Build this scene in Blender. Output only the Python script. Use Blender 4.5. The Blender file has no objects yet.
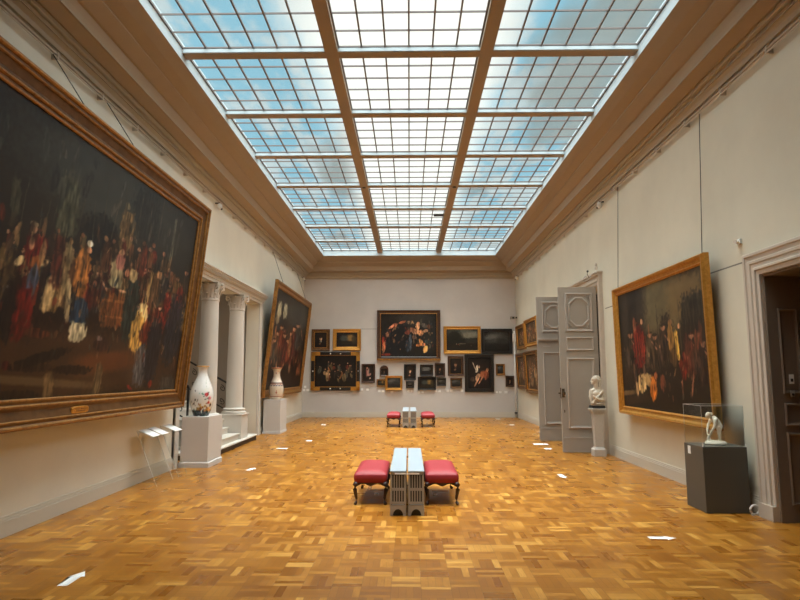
import bpy, bmesh, math, random
import numpy as np
from mathutils import Matrix, Vector, Euler
random.seed(7)
SC = bpy.context.scene
COL = SC.collection
R = math.radians

# ------------------------------------------------------------------ materials
def new_mat(name):
    m = bpy.data.materials.new(name); m.use_nodes = True
    return m, m.node_tree, m.node_tree.nodes['Principled BSDF']

def srgb(r, g, b):
    f = lambda c: (c/12.92 if c <= .04045 else ((c+.055)/1.055)**2.4)
    return (f(r/255), f(g/255), f(b/255), 1)

def plain(name, col, rough=.6, metal=0, noise=.0, nscale=30, bump=0, coat=0):
    m, t, b = new_mat(name)
    b.inputs['Base Color'].default_value = (*col, 1)
    b.inputs['Roughness'].default_value = rough
    b.inputs['Metallic'].default_value = metal
    b.inputs['Coat Weight'].default_value = coat
    if noise or bump:
        tc = t.nodes.new('ShaderNodeTexCoord')
        n = t.nodes.new('ShaderNodeTexNoise'); n.inputs['Scale'].default_value = nscale; n.inputs['Detail'].default_value = 4
        t.links.new(tc.outputs['Object'], n.inputs['Vector'])
        if noise:
            mx = t.nodes.new('ShaderNodeMix'); mx.data_type = 'RGBA'
            mx.inputs[6].default_value = (*[c*(1-noise) for c in col], 1)
            mx.inputs[7].default_value = (*[min(1, c*(1+noise)) for c in col], 1)
            t.links.new(n.outputs['Fac'], mx.inputs[0]); t.links.new(mx.outputs[2], b.inputs['Base Color'])
        if bump:
            bp = t.nodes.new('ShaderNodeBump'); bp.inputs['Strength'].default_value = bump; bp.inputs['Distance'].default_value = .01
            t.links.new(n.outputs['Fac'], bp.inputs['Height']); t.links.new(bp.outputs[0], b.inputs['Normal'])
    return m

class NT:
    """tiny helper for maths node chains"""
    def __init__(s, t): s.t = t
    def m(s, op, a, b=None, c=None):
        n = s.t.nodes.new('ShaderNodeMath'); n.operation = op
        for i, v in enumerate((a, b, c)):
            if v is None: continue
            if isinstance(v, (int, float)): n.inputs[i].default_value = v
            else: s.t.links.new(v, n.inputs[i])
        return n.outputs[0]
    def sstep(s, v, lo, hi, a=0., b=1.):
        n = s.t.nodes.new('ShaderNodeMapRange'); n.interpolation_type = 'SMOOTHSTEP'
        n.inputs[1].default_value = lo; n.inputs[2].default_value = hi; n.inputs[3].default_value = a; n.inputs[4].default_value = b
        s.t.links.new(v, n.inputs[0]); return n.outputs[0]
    def mix(s, f, a, b, mode='MIX'):
        n = s.t.nodes.new('ShaderNodeMix'); n.data_type = 'RGBA'; n.blend_type = mode
        for i, v in ((0, f), (6, a), (7, b)):
            if isinstance(v, (int, float)): n.inputs[i].default_value = v
            elif isinstance(v, tuple): n.inputs[i].default_value = v if len(v) == 4 else (*v, 1)
            else: s.t.links.new(v, n.inputs[i])
        return n.outputs[2]
    def xyz(s, v):
        n = s.t.nodes.new('ShaderNodeSeparateXYZ'); s.t.links.new(v, n.inputs[0]); return n.outputs
    def vec(s, x, y, z):
        n = s.t.nodes.new('ShaderNodeCombineXYZ')
        for i, v in enumerate((x, y, z)):
            if isinstance(v, (int, float)): n.inputs[i].default_value = v
            else: s.t.links.new(v, n.inputs[i])
        return n.outputs[0]
    def noise(s, v, scale, detail=4, rough=.5):
        n = s.t.nodes.new('ShaderNodeTexNoise'); n.inputs['Scale'].default_value = scale
        n.inputs['Detail'].default_value = detail; n.inputs['Roughness'].default_value = rough
        s.t.links.new(v, n.inputs['Vector']); return n.outputs['Fac']

def parquet():
    m, t, b = new_mat('basket_parquet'); N = NT(t)
    tc = t.nodes.new('ShaderNodeTexCoord'); x, y, z = N.xyz(tc.outputs['Object'])
    T = .24
    px = N.m('DIVIDE', N.m('ADD', x, 20*T-.09), T); py = N.m('DIVIDE', N.m('ADD', y, 40*T), T)
    ci, cj = N.m('FLOOR', px), N.m('FLOOR', py)
    fx, fy = N.m('FRACT', px), N.m('FRACT', py)
    par = N.m('MODULO', N.m('ADD', ci, cj), 2)
    s = N.m('ADD', N.m('MULTIPLY', par, fx), N.m('MULTIPLY', N.m('SUBTRACT', 1, par), fy))
    l = N.m('ADD', N.m('MULTIPLY', par, fy), N.m('MULTIPLY', N.m('SUBTRACT', 1, par), fx))
    s4 = N.m('MULTIPLY', s, 4); k = N.m('FLOOR', s4); fs = N.m('FRACT', s4)
    wn = t.nodes.new('ShaderNodeTexWhiteNoise'); wn.noise_dimensions = '3D'
    t.links.new(N.vec(ci, cj, k), wn.inputs['Vector'])
    wn2 = t.nodes.new('ShaderNodeTexWhiteNoise'); wn2.noise_dimensions = '3D'
    t.links.new(N.vec(ci, cj, 9.5), wn2.inputs['Vector'])
    v = N.m('ADD', N.m('MULTIPLY', wn.outputs['Value'], .68), N.m('MULTIPLY', wn2.outputs['Value'], .32))
    cr = t.nodes.new('ShaderNodeValToRGB'); t.links.new(v, cr.inputs[0])
    e = cr.color_ramp.elements
    e[0].position = 0; e[0].color = PARQ[0]; e[1].position = 1; e[1].color = PARQ[4]
    for p_, c_ in ((.3, PARQ[1]), (.55, PARQ[2]), (.8, PARQ[3])):
        q = cr.color_ramp.elements.new(p_); q.color = c_
    # grain along each strip
    g = N.noise(N.vec(N.m('ADD', N.m('MULTIPLY', s4, 5.), N.m('MULTIPLY', ci, 3.7)), N.m('ADD', N.m('MULTIPLY', l, 1.2), N.m('MULTIPLY', cj, 5.1)), k), 2.2, 3)
    c = N.mix(N.m('MULTIPLY', N.sstep(g, .35, .7), .35), cr.outputs[0], (.26, .095, .010))
    # joints
    j1 = N.m('MINIMUM', fs, N.m('SUBTRACT', 1, fs)); j2 = N.m('MINIMUM', l, N.m('SUBTRACT', 1, l))
    jt = N.m('MAXIMUM', N.sstep(j1, .0, .05, 1, 0), N.sstep(j2, .0, .018, 1, 0))
    c = N.mix(N.m('MULTIPLY', jt, .55), c, (.10, .038, .006))
    # worn, slightly darker traffic patches
    w = N.noise(tc.outputs['Object'], .45, 3)
    c = N.mix(N.m('MULTIPLY', N.sstep(w, .45, .75), .22), c, (.22, .08, .010))
    t.links.new(c, b.inputs['Base Color'])
    r = N.m('ADD', .26, N.m('MULTIPLY', wn.outputs['Value'], .14))
    t.links.new(r, b.inputs['Roughness'])
    b.inputs['Specular IOR Level'].default_value = .32
    return m

def wall_paint(name, col, seams=()):
    """painted cladding, seams = list of (axis, value, z0, z1) vertical lines or ('z', value, a0, a1, axis)"""
    m, t, b = new_mat(name); N = NT(t)
    tc = t.nodes.new('ShaderNodeTexCoord'); X = N.xyz(tc.outputs['Object'])
    n = N.noise(tc.outputs['Object'], .7, 5, .6)
    c = N.mix(N.sstep(n, .3, .7), tuple(v*.95 for v in col), tuple(v*1.04 for v in col))
    # faint joints of the fabric-covered boards
    for ax, val, lo, hi, along, w in seams:
        i = 'xyz'.index(ax); k = 'xyz'.index(along)
        d = N.m('ABSOLUTE', N.m('SUBTRACT', X[i], val))
        f = N.m('LESS_THAN', d, w)
        f = N.m('MULTIPLY', f, N.m('MULTIPLY', N.m('GREATER_THAN', X[k], lo), N.m('LESS_THAN', X[k], hi)))
        c = N.mix(N.m('MULTIPLY', f, .75), c, (.06, .05, .045))
    t.links.new(c, b.inputs['Base Color']); b.inputs['Roughness'].default_value = .75
    fine = N.noise(tc.outputs['Object'], 60, 2)
    bp = t.nodes.new('ShaderNodeBump'); bp.inputs['Strength'].default_value = .05; bp.inputs['Distance'].default_value = .01
    t.links.new(fine, bp.inputs['Height']); t.links.new(bp.outputs[0], b.inputs['Normal'])
    return m

def glassy(name, tint, gloss=.05, rough=.02):
    m, t, b = new_mat(name); t.nodes.remove(b)
    o = t.nodes['Material Output']
    tr = t.nodes.new('ShaderNodeBsdfTransparent'); tr.inputs[0].default_value = (*tint, 1)
    gl = t.nodes.new('ShaderNodeBsdfGlossy'); gl.inputs['Roughness'].default_value = rough
    mx = t.nodes.new('ShaderNodeMixShader'); mx.inputs[0].default_value = gloss
    t.links.new(tr.outputs[0], mx.inputs[1]); t.links.new(gl.outputs[0], mx.inputs[2]); t.links.new(mx.outputs[0], o.inputs[0])
    return m

def attr_mat(name, rough=.45, coat=0., spec=.5):
    m, t, b = new_mat(name)
    a = t.nodes.new('ShaderNodeVertexColor'); a.layer_name = 'pigment'
    t.links.new(a.outputs[0], b.inputs['Base Color']); b.inputs['Roughness'].default_value = rough
    b.inputs['Coat Weight'].default_value = coat; b.inputs['Coat Roughness'].default_value = .1; b.inputs['Specular IOR Level'].default_value = spec
    return m

def gilt(name, col, dark, rough=.42, metal=.55, scale=22):
    m, t, b = new_mat(name); N = NT(t)
    tc = t.nodes.new('ShaderNodeTexCoord')
    n = N.noise(tc.outputs['Object'], scale, 5, .65)
    t.links.new(N.mix(N.sstep(n, .3, .72), col, dark), b.inputs['Base Color'])
    b.inputs['Metallic'].default_value = metal; b.inputs['Roughness'].default_value = rough
    bp = t.nodes.new('ShaderNodeBump'); bp.inputs['Strength'].default_value = .3; bp.inputs['Distance'].default_value = .008
    t.links.new(n, bp.inputs['Height']); t.links.new(bp.outputs[0], b.inputs['Normal'])
    return m

PARQ = [(.205, .066, .006, 1), (.28, .102, .009, 1), (.34, .132, .013, 1), (.45, .195, .024, 1), (.68, .36, .072, 1)]
M = {}
M['floor'] = parquet()
M['wall_side'] = wall_paint('side_wall_paint', (.65, .615, .50), [
    ('z', 3.12, 7.5, 13.0, 'y', .010)])
M['wall_left'] = wall_paint('left_wall_paint', (.74, .70, .59))
M['wall_back'] = wall_paint('back_wall_paint', (.58, .545, .51), [('z', 3.5, -2.4, -1.3, 'x', .008)])
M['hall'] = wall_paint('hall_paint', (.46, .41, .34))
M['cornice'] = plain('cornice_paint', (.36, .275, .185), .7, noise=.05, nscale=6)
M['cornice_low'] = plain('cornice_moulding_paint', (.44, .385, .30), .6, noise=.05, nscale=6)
M['trim'] = plain('moulding_paint', (.56, .49, .41), .55, noise=.05, nscale=8)
M['skirting'] = plain('skirting_paint', (.58, .53, .44), .5)
M['beam'] = plain('beam_paint', (.36, .285, .21), .65)
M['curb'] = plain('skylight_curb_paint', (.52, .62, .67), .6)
M['bar'] = plain('glazing_bar_iron', (.16, .14, .135), .6)
M['sky_glass'] = glassy('skylight_glass', (.93, .97, .98), .03, .2)
M['glass'] = glassy('clear_case_glass', (.97, .978, .972), .02, .02)
M['glass_edge'] = plain('glass_edge', (.50, .50, .46), .25)
M['door'] = plain('grey_door_paint', (.355, .32, .275), .5, noise=.05, nscale=5)
M['door_dark'] = plain('brown_grey_door_paint', (.20, .155, .12), .5, noise=.06, nscale=5)
M['door_line'] = plain('grey_moulding_paint', (.42, .375, .33), .45)
M['iron'] = plain('black_iron', (.025, .022, .02), .5, .3)
M['brass'] = plain('dark_brass', (.10, .07, .04), .4, .7)
M['white'] = plain('white_card', (.86, .85, .82), .6)
M['white_plastic'] = plain('white_plastic', (.8, .79, .76), .4)
M['plinth_white'] = plain('grey_white_plinth_paint', (.60, .57, .54), .55, noise=.03, nscale=5)
M['plinth_dark'] = plain('dark_grey_green_plinth_paint', (.085, .08, .066), .5, noise=.04, nscale=6)
M['stone'] = plain('pale_stone', (.66, .62, .55), .6, noise=.06, nscale=12, bump=.05)
M['column'] = plain('column_stucco', (.64, .60, .54), .5, noise=.04, nscale=4)
M['step_shade'] = plain('shaded_step_riser', (.05, .03, .02), .6)  # shade on the bottom step's front, painted in as a dark colour
M['marble'] = plain('aged_marble', (.60, .53, .43), .5, noise=.12, nscale=25, bump=.05)
M['biscuit'] = plain('cream_biscuit', (.80, .73, .60), .5, noise=.06, nscale=25)
M['bust_plinth'] = plain('grey_marble_pedestal', (.50, .47, .42), .5, noise=.10, nscale=30)
M['black'] = plain('black_base', (.02, .02, .022), .4)
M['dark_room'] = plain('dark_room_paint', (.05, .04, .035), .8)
M['red'] = plain('red_leather', (.30, .016, .022), .58, noise=.06, nscale=14, bump=.04)
M['mahogany'] = plain('dark_mahogany', (.035, .012, .007), .45)
M['cab'] = plain('grey_cabinet_paint', (.35, .32, .275), .45, noise=.05, nscale=20)
M['cab_dark'] = plain('cabinet_inside', (.035, .03, .027), .7)
M['cab_top'] = plain('pale_cabinet_top', (.36, .42, .47), .28)
M['gold'] = gilt('gilded_wood', (.62, .31, .058), (.46, .21, .035))
M['gold_dark'] = gilt('old_gilded_wood', (.40, .195, .048), (.22, .10, .026), .45, .5, 14)
M['bronze'] = gilt('brown_gilt_hollow', (.20, .098, .034), (.13, .058, .018), .42, .45, 5)
M['gold_brown'] = gilt('bronze_brown_frame', (.24, .12, .04), (.08, .035, .013), .45, .4)
M['frame_black'] = gilt('black_frame_wood', (.022, .018, .015), (.010, .008, .007), .35, 0.)
M['frame_brown'] = gilt('dark_brown_frame_wood', (.10, .045, .022), (.04, .018, .010), .4, 0.)
M['canvas'] = attr_mat('oil_paint', .55, 0, .25)
M['porcelain'] = attr_mat('painted_porcelain', .18, .5)
M['gold_rim'] = plain('gilt_rim', (.62, .36, .10), .35, .6)

# ------------------------------------------------------------------ builders
def link(name, me, m, parent=None, smooth=False):
    o = bpy.data.objects.new(name, me); COL.objects.link(o)
    if m is not None and not me.materials: me.materials.append(m)
    if parent is not None: o.parent = parent
    if smooth:
        me.polygons.foreach_set('use_smooth', [True]*len(me.polygons))
    return o

def obj(name, bm, m, parent=None, smooth=False, bevel=0, angle=None):
    bmesh.ops.recalc_face_normals(bm, faces=bm.faces[:])
    me = bpy.data.meshes.new(name); bm.to_mesh(me); bm.free()
    o = link(name, me, m, parent, smooth)
    if bevel:
        b = o.modifiers.new('bevel', 'BEVEL'); b.width = bevel; b.segments = 2; b.limit_method = 'ANGLE'; b.angle_limit = R(40)
    if angle:
        for p in me.polygons: p.use_smooth = True
        me.set_sharp_from_angle(angle=R(angle))
    return o

def thing(name, label, cat, loc=(0, 0, 0), rot=(0, 0, 0), group=None):
    o = bpy.data.objects.new(name, None); COL.objects.link(o)
    o.location = loc; o.rotation_euler = rot; o.empty_display_size = .1
    return tag(o, label, cat, group)

def tag(o, label, cat, group=None):
    o['label'] = label; o['category'] = cat
    if group: o['group'] = group
    return o

def struct(name, bm, m, parent=None, label=None, **k):
    o = obj(name, bm, m, parent, **k)
    if parent is None: o['kind'] = 'structure'
    return o

def sroot(name, loc=(0, 0, 0)):
    o = bpy.data.objects.new(name, None); COL.objects.link(o); o.location = loc; o['kind'] = 'structure'; return o

def BM(): return bmesh.new()

def box(bm, x0, x1, y0, y1, z0, z1):
    v = [bm.verts.new(p) for p in ((x0, y0, z0), (x1, y0, z0), (x1, y1, z0), (x0, y1, z0), (x0, y0, z1), (x1, y0, z1), (x1, y1, z1), (x0, y1, z1))]
    for f in ((0, 3, 2, 1), (4, 5, 6, 7), (0, 1, 5, 4), (1, 2, 6, 5), (2, 3, 7, 6), (3, 0, 4, 7)):
        bm.faces.new([v[i] for i in f])
    return bm

def frustum(bm, cx, cy, z0, z1, w0, d0, w1, d1):
    v = []
    for z, w, d in ((z0, w0, d0), (z1, w1, d1)):
        v += [bm.verts.new((cx+sx*w/2, cy+sy*d/2, z)) for sx, sy in ((-1, -1), (1, -1), (1, 1), (-1, 1))]
    for f in ((0, 3, 2, 1), (4, 5, 6, 7), (0, 1, 5, 4), (1, 2, 6, 5), (2, 3, 7, 6), (3, 0, 4, 7)):
        bm.faces.new([v[i] for i in f])
    return bm

def lathe(bm, prof, n=32, c=(0, 0)):
    """prof list of (r, z)"""
    rings = []
    for r, z in prof:
        if r < 1e-5: rings.append([bm.verts.new((c[0], c[1], z))])
        else: rings.append([bm.verts.new((c[0]+r*math.cos(2*math.pi*i/n), c[1]+r*math.sin(2*math.pi*i/n), z)) for i in range(n)])
    for a, b in zip(rings, rings[1:]):
        for i in range(n):
            j = (i+1) % n
            if len(a) == 1 and len(b) == 1: continue
            if len(a) == 1: bm.faces.new((a[0], b[j], b[i]))
            elif len(b) == 1: bm.faces.new((a[i], a[j], b[0]))
            else: bm.faces.new((a[i], a[j], b[j], b[i]))
    for ring, top in ((rings[0], 0), (rings[-1], 1)):
        if len(ring) > 1: bm.faces.new(ring)
    return bm

def tube(bm, pts, r, n=8, radii=None, caps=True):
    pts = [Vector(p) for p in pts]; rings = []
    up = Vector((0, 0, 1))
    for i, p in enumerate(pts):
        d = (pts[min(i+1, len(pts)-1)]-pts[max(i-1, 0)]).normalized()
        a = d.cross(up)
        if a.length < .05: a = d.cross(Vector((1, 0, 0)))
        a.normalize(); b = d.cross(a)
        rr = radii[i] if radii else r
        rings.append([bm.verts.new(p+(a*math.cos(2*math.pi*k/n)+b*math.sin(2*math.pi*k/n))*rr) for k in range(n)])
    for a, b in zip(rings, rings[1:]):
        for i in range(n):
            bm.faces.new((a[i], a[(i+1) % n], b[(i+1) % n], b[i]))
    if caps: bm.faces.new(rings[0]); bm.faces.new(rings[-1])
    return bm

def loft(bm, loops, cap=True):
    rs = [[bm.verts.new(p) for p in l] for l in loops]; n = len(rs[0])
    for a, b in zip(rs, rs[1:]):
        for i in range(n): bm.faces.new((a[i], a[(i+1) % n], b[(i+1) % n], b[i]))
    if cap: bm.faces.new(rs[0]); bm.faces.new(rs[-1])
    return bm

def frame_ring(bm, w, h, prof, z0=0, cx=0, y=0):
    """mitred frame standing on z0; outer size w x h; prof = (u, d): u from the outer edge inwards, d out of the wall (towards -y)"""
    rings = []
    for u, d in prof:
        x, a, c = w/2-u, z0+u, z0+h-u
        rings.append([bm.verts.new(p) for p in ((cx-x, y-d, a), (cx+x, y-d, a), (cx+x, y-d, c), (cx-x, y-d, c))])
    n = len(rings)
    for k in range(n):
        a, b = rings[k], rings[(k+1) % n]
        for i in range(4): bm.faces.new((a[i], a[(i+1) % 4], b[(i+1) % 4], b[i]))
    return bm

def poly_ring(bm, pts, width, y0, d):
    """flat moulding along a closed convex polygon in the xz plane"""
    c = Vector((sum(p[0] for p in pts)/len(pts), sum(p[1] for p in pts)/len(pts)))
    def off(s): return [(c.x+(p[0]-c.x)*s, c.y+(p[1]-c.y)*s) for p in pts]
    rad = max((Vector(p)-c).length for p in pts); s1 = 1-width/rad; sm = 1-width*.45/rad
    rings = []
    for s, dd in ((1, 0), (1, d*.6), (sm, d), (s1, d*.5), (s1, 0)):
        rings.append([bm.verts.new((x, y0-dd, z)) for x, z in off(s)])
    n = len(pts)
    for k in range(len(rings)-1):
        a, b = rings[k], rings[k+1]
        for i in range(n): bm.faces.new((a[i], a[(i+1) % n], b[(i+1) % n], b[i]))
    return bm

def shift(bm, mat): bmesh.ops.transform(bm, matrix=mat, verts=bm.verts[:]); return bm

def part_world(root, name, bm, m, **k):
    """bm is in world space: express it in the frame of its thing"""
    mw = Matrix.Translation(root.location) @ root.rotation_euler.to_matrix().to_4x4()
    shift(bm, mw.inverted()); return obj(name, bm, m, root, **k)

def sculpt(name, balls, voxel, m, parent, smooth_it=4):
    """one continuous skin around overlapping ellipsoids and tapering limbs"""
    bm = BM()
    for b in balls:
        if b[0] == 'e':
            _, c, r, rot = b
            mt = Matrix.Translation(c) @ Euler(rot).to_matrix().to_4x4() @ Matrix.Diagonal((*r, 1))
            bmesh.ops.create_icosphere(bm, subdivisions=3, radius=1, matrix=mt)
        else:
            _, pts, rad = b
            P = [Vector(p) for p in pts]
            for i in range(len(P)-1):
                n = 7
                for k in range(n+1):
                    f = k/n; r = rad[i]*(1-f)+rad[i+1]*f
                    bmesh.ops.create_icosphere(bm, subdivisions=2, radius=r, matrix=Matrix.Translation(P[i].lerp(P[i+1], f)))
    me = bpy.data.meshes.new(name+'_raw'); bm.to_mesh(me); bm.free()
    t = bpy.data.objects.new(name+'_raw', me); COL.objects.link(t)
    rm = t.modifiers.new('r', 'REMESH'); rm.mode = 'VOXEL'; rm.voxel_size = voxel
    sm = t.modifiers.new('s', 'SMOOTH'); sm.iterations = smooth_it; sm.factor = .5
    dg = bpy.context.evaluated_depsgraph_get(); dg.update()
    me2 = bpy.data.meshes.new_from_object(t.evaluated_get(dg)); me2.name = name
    bpy.data.objects.remove(t)
    me2.materials.clear()
    return link(name, me2, m, parent, True)

# ------------------------------------------------------------------ painted surfaces
def soft_noise(rng, shape, nx, ny):
    """smooth random field in -1..1 by bilinear interpolation of a coarse grid"""
    g = rng.rand(ny+2, nx+2)*2-1
    y = np.linspace(0, ny, shape[0]); x = np.linspace(0, nx, shape[1])
    yi, xi = y.astype(int), x.astype(int); fy, fx = (y-yi)[:, None], (x-xi)[None, :]
    fy, fx = fy*fy*(3-2*fy), fx*fx*(3-2*fx)
    a, b = g[yi][:, xi], g[yi][:, xi+1]; c, d = g[yi+1][:, xi], g[yi+1][:, xi+1]
    return (a*(1-fx)+b*fx)*(1-fy)+(c*(1-fx)+d*fx)*fy

def paint_grid(U, V, strokes, base, seed, grain=.10, aspect=1., rough_edge=.22):
    """U, V arrays in 0..1; returns linear colours of layered brush strokes (u, v, ru, rv, tilt, r, g, b, opacity, squareness)"""
    rng = np.random.RandomState(seed); sh = U.shape
    f = lambda c: np.where(c <= .04045, c/12.92, ((c+.055)/1.055)**2.4)
    nz = soft_noise(rng, sh, 9, 7)*.5+soft_noise(rng, sh, 30, 22)*.5
    C = np.ones(sh+(3,))*np.array(base)/255.
    C = C*(1+grain*2*nz[..., None])
    nx_, ny_ = max(8, sh[1]//3), max(8, sh[0]//3)
    edge = soft_noise(rng, sh, nx_, ny_)
    fold = soft_noise(rng, sh, max(8, sh[1]//2), max(4, sh[0]//9))
    for u, v, ru, rv, rot, r, g, b, a, pw in strokes:
        th = math.radians(rot); du, dv = (U-u)*aspect, V-v
        x = du*math.cos(th)+dv*math.sin(th); y = -du*math.sin(th)+dv*math.cos(th)
        d = (np.abs(x/max(ru*aspect, 1e-4))**pw+np.abs(y/max(rv, 1e-4))**pw)**(1/pw)
        big = ru > .12 or rv > .2
        d = d+edge*rough_edge*(.6 if big else 1)
        k = np.clip((1.3-d)/.6, 0, 1)*a if big else np.clip((1.12-d)/.26, 0, 1)*a
        t = 1+(.12*nz if big else .42*fold+.12*edge)
        C = C*(1-k[..., None])+k[..., None]*(np.array((r, g, b))/255.)*t[..., None]
    return f(np.clip(C, 0, 1))

PAINT_GAIN = .88
def canvas(parent, w, h, z0, y, nx, ny, strokes, base, seed, gain=1.):
    """painted canvas: a finely divided front with sides and a back, facing -y"""
    us, vs = np.linspace(0, 1, nx+1), np.linspace(0, 1, ny+1)
    V, U = np.meshgrid(vs, us, indexing='ij')
    C = paint_grid(U, V, strokes, base, seed, aspect=w/h)*PAINT_GAIN*gain
    verts = [((u-.5)*w, y, z0+v*h) for v in vs for u in us]
    W = nx+1
    faces = [(j*W+i, j*W+i+1, (j+1)*W+i+1, (j+1)*W+i) for j in range(ny) for i in range(nx)]
    n0 = len(verts); b = y+.02
    verts += [(-w/2, b, z0), (w/2, b, z0), (w/2, b, z0+h), (-w/2, b, z0+h)]
    faces.append((n0+3, n0+2, n0+1, n0))
    c = (0, nx, ny*W+nx, ny*W)
    bot = [i for i in range(W)]; top = [ny*W+i for i in range(W)]
    lef = [j*W for j in range(ny+1)]; rig = [j*W+nx for j in range(ny+1)]
    faces += [tuple([n0, n0+1]+bot[::-1]), tuple([n0+2, n0+3]+top), tuple([n0+3, n0]+lef), tuple([n0+1, n0+2]+rig[::-1])]
    me = bpy.data.meshes.new('canvas'); me.from_pydata(verts, [], faces)
    ca = me.color_attributes.new('pigment', 'FLOAT_COLOR', 'POINT')
    col = np.ones((len(verts), 4), dtype=np.float32); col[:n0, :3] = np.clip(C.reshape(-1, 3), 0, 1); col[n0:, :3] = .03
    ca.data.foreach_set('color', col.ravel())
    return link('canvas', me, M['canvas'], parent)

def frame_prof(kind, fw, D):
    if kind == 'big':
        return [(0, 0), (0, D*.75), (fw*.05, D*.95), (fw*.14, D), (fw*.20, D*.86), (fw*.27, D*.9), (fw*.32, D*.72), (fw*.62, D*.52), (fw*.70, D*.62), (fw*.78, D*.60), (fw*.84, D*.46), (fw*.93, D*.5), (fw, D*.36), (fw, 0)]
    if kind == 'flat':
        return [(0, 0), (0, D*.85), (fw*.08, D), (fw*.85, D*.9), (fw*.92, D*.95), (fw, D*.6), (fw, 0)]
    return [(0, 0), (0, D*.7), (fw*.14, D), (fw*.34, D*.92), (fw*.5, D*.62), (fw*.74, D*.55), (fw*.84, D*.66), (fw, D*.42), (fw, 0)]

def painting(name, label, w, h, loc, rot, fw, D, mat, prof, strokes, base, seed, nx, ny, group=None, slip=None, gain=1.):
    t = thing(name, label, 'painting', loc, rot, group)
    obj('picture_frame', frame_ring(BM(), w, h, frame_prof(prof, fw, D)), mat, t)
    if slip:   # thin inner moulding in another finish
        s = fw*.14
        obj('inner_moulding', frame_ring(BM(), w-2*fw+s*2, h-2*fw+s*2, [(0, D*.3), (0, D*.62), (s*.5, D*.68), (s, D*.45), (s, D*.3)], fw-s), slip, t)
    canvas(t, w-2*fw+.01, h-2*fw+.01, fw-.005, -D*.34, nx, ny, strokes, base, seed, gain)
    return t

SKY = dict(blue=(.28, .52, .63), cloud=(.56, .63, .63), dull=(.30, .33, .31), white=(1.1, 1.05, .95), behind=(2.6, 2.55, 2.4), wide=(2.6, 2.55, 2.4), zenith_boost=(16.5, 16.2, 15.5))
HALL_P = 32
EXPO = 0.27
# ================================================================== the room
XW, YB, YF = 4.28, 23.9, -3.4
ZC = 5.52
SX, SY0, SY1, ZG = 3.35, 5.30, 22.77, 6.50      # skylight well; unseen near edge pulled in to darken the foreground floor
PORT0, PORT1, PORTZ = 11.1, 16.8, 3.68              # portico opening in the left wall
DD0, DD1, DDZ = 13.36, 15.56, 3.70                  # double door
ND0, ND1, NDZ = 5.75, 7.20, 2.90                    # near doorway

struct('floor', box(BM(), -9.2, 7.4, YF-.3, YB+.3, -.12, 0), M['floor'])

bm = BM(); T = .35
box(bm, -XW-T, -XW, YF-.3, PORT0, 0, ZC+.3); box(bm, -XW-T, -XW, PORT1, YB+.3, 0, ZC+.3); box(bm, -XW-T, -XW, PORT0, PORT1, PORTZ, ZC+.3)
struct('wall_left', bm, M['wall_left'])
bm = BM(); T = .45
box(bm, XW, XW+T, YF-.3, ND0, 0, ZC+.3); box(bm, XW, XW+T, ND1, DD0, 0, ZC+.3); box(bm, XW, XW+T, DD1, YB+.3, 0, ZC+.3)
box(bm, XW, XW+T, ND0, ND1, NDZ, ZC+.3); box(bm, XW, XW+T, DD0, DD1, DDZ, ZC+.3)
struct('wall_right', bm, M['wall_side'])
struct('wall_back', box(BM(), -XW, XW, YB, YB+.3, 0, ZC+.3), M['wall_back'])
struct('wall_front', box(BM(), -XW, XW, YF-.3, YF, 0, ZC+.3), M['wall_side'])

# rooms behind the openings
bm = BM()
box(bm, -9.2, -9.0, 9.0, 18.4, 0, 5.0); box(bm, -9.0, -XW-.35, 9.0, 9.2, 0, 5.0); box(bm, -9.0, -XW-.35, 18.2, 18.4, 0, 5.0)
struct('wall_stairhall', bm, M['hall'])
struct('ceiling_stairhall', box(BM(), -9.2, -XW-.35, 9.0, 18.4, 4.6, 4.8), M['hall'])
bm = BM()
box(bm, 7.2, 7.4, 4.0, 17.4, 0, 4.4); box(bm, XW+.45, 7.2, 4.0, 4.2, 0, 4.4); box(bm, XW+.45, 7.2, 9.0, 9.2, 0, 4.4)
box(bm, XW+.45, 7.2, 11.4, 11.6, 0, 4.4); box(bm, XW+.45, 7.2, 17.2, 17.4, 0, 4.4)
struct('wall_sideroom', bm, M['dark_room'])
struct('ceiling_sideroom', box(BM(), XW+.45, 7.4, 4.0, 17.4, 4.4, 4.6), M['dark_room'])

# cornice, cove and skylight well in one sweep
PROF = [(0, 5.53), (.03, 5.53), (.03, 5.575), (.07, 5.565), (.085, 5.61), (.125, 5.655), (.150, 5.648), (.150, 5.70), (.20, 5.69), (.215, 5.70), (.215, 5.745),
        (.25, 5.735), (.40, 5.80), (.425, 5.80), (.425, 5.83), (.44, 5.88), (.47, 5.955), (.50, 5.965), (.655, 6.075), (.655, 6.10), (.70, 6.12), (.80, 6.17), (.93, 6.265), (.945, 6.275)]
def cove(name, prof, m):
    kb, kf = (YB-SY1)/.93, (SY0-YF)/.93
    return struct(name, loft(BM(), [[(-XW+d, YF+d*kf, z), (XW-d, YF+d*kf, z), (XW-d, YB-d*kb, z), (-XW+d, YB-d*kb, z)] for d, z in prof], cap=False), m)
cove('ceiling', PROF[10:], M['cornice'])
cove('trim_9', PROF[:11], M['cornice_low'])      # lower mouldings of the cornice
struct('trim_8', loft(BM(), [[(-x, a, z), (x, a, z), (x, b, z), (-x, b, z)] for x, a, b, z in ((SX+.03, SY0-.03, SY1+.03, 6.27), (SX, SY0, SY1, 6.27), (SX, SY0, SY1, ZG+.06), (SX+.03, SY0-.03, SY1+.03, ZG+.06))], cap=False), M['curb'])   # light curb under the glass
# roof slab around the skylight, above the cove
bm = BM()
for a in ((-XW-.4, -SX-.02, YF-.3, YB+.3), (SX+.02, XW+.45, YF-.3, YB+.3), (-SX-.02, SX+.02, YF-.3, SY0-.02), (-SX-.02, SX+.02, SY1+.02, YB+.3)):
    box(bm, *a, ZG-.02, ZG+.08)
struct('ceiling_roof_slab', bm, M['cornice'])

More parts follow.
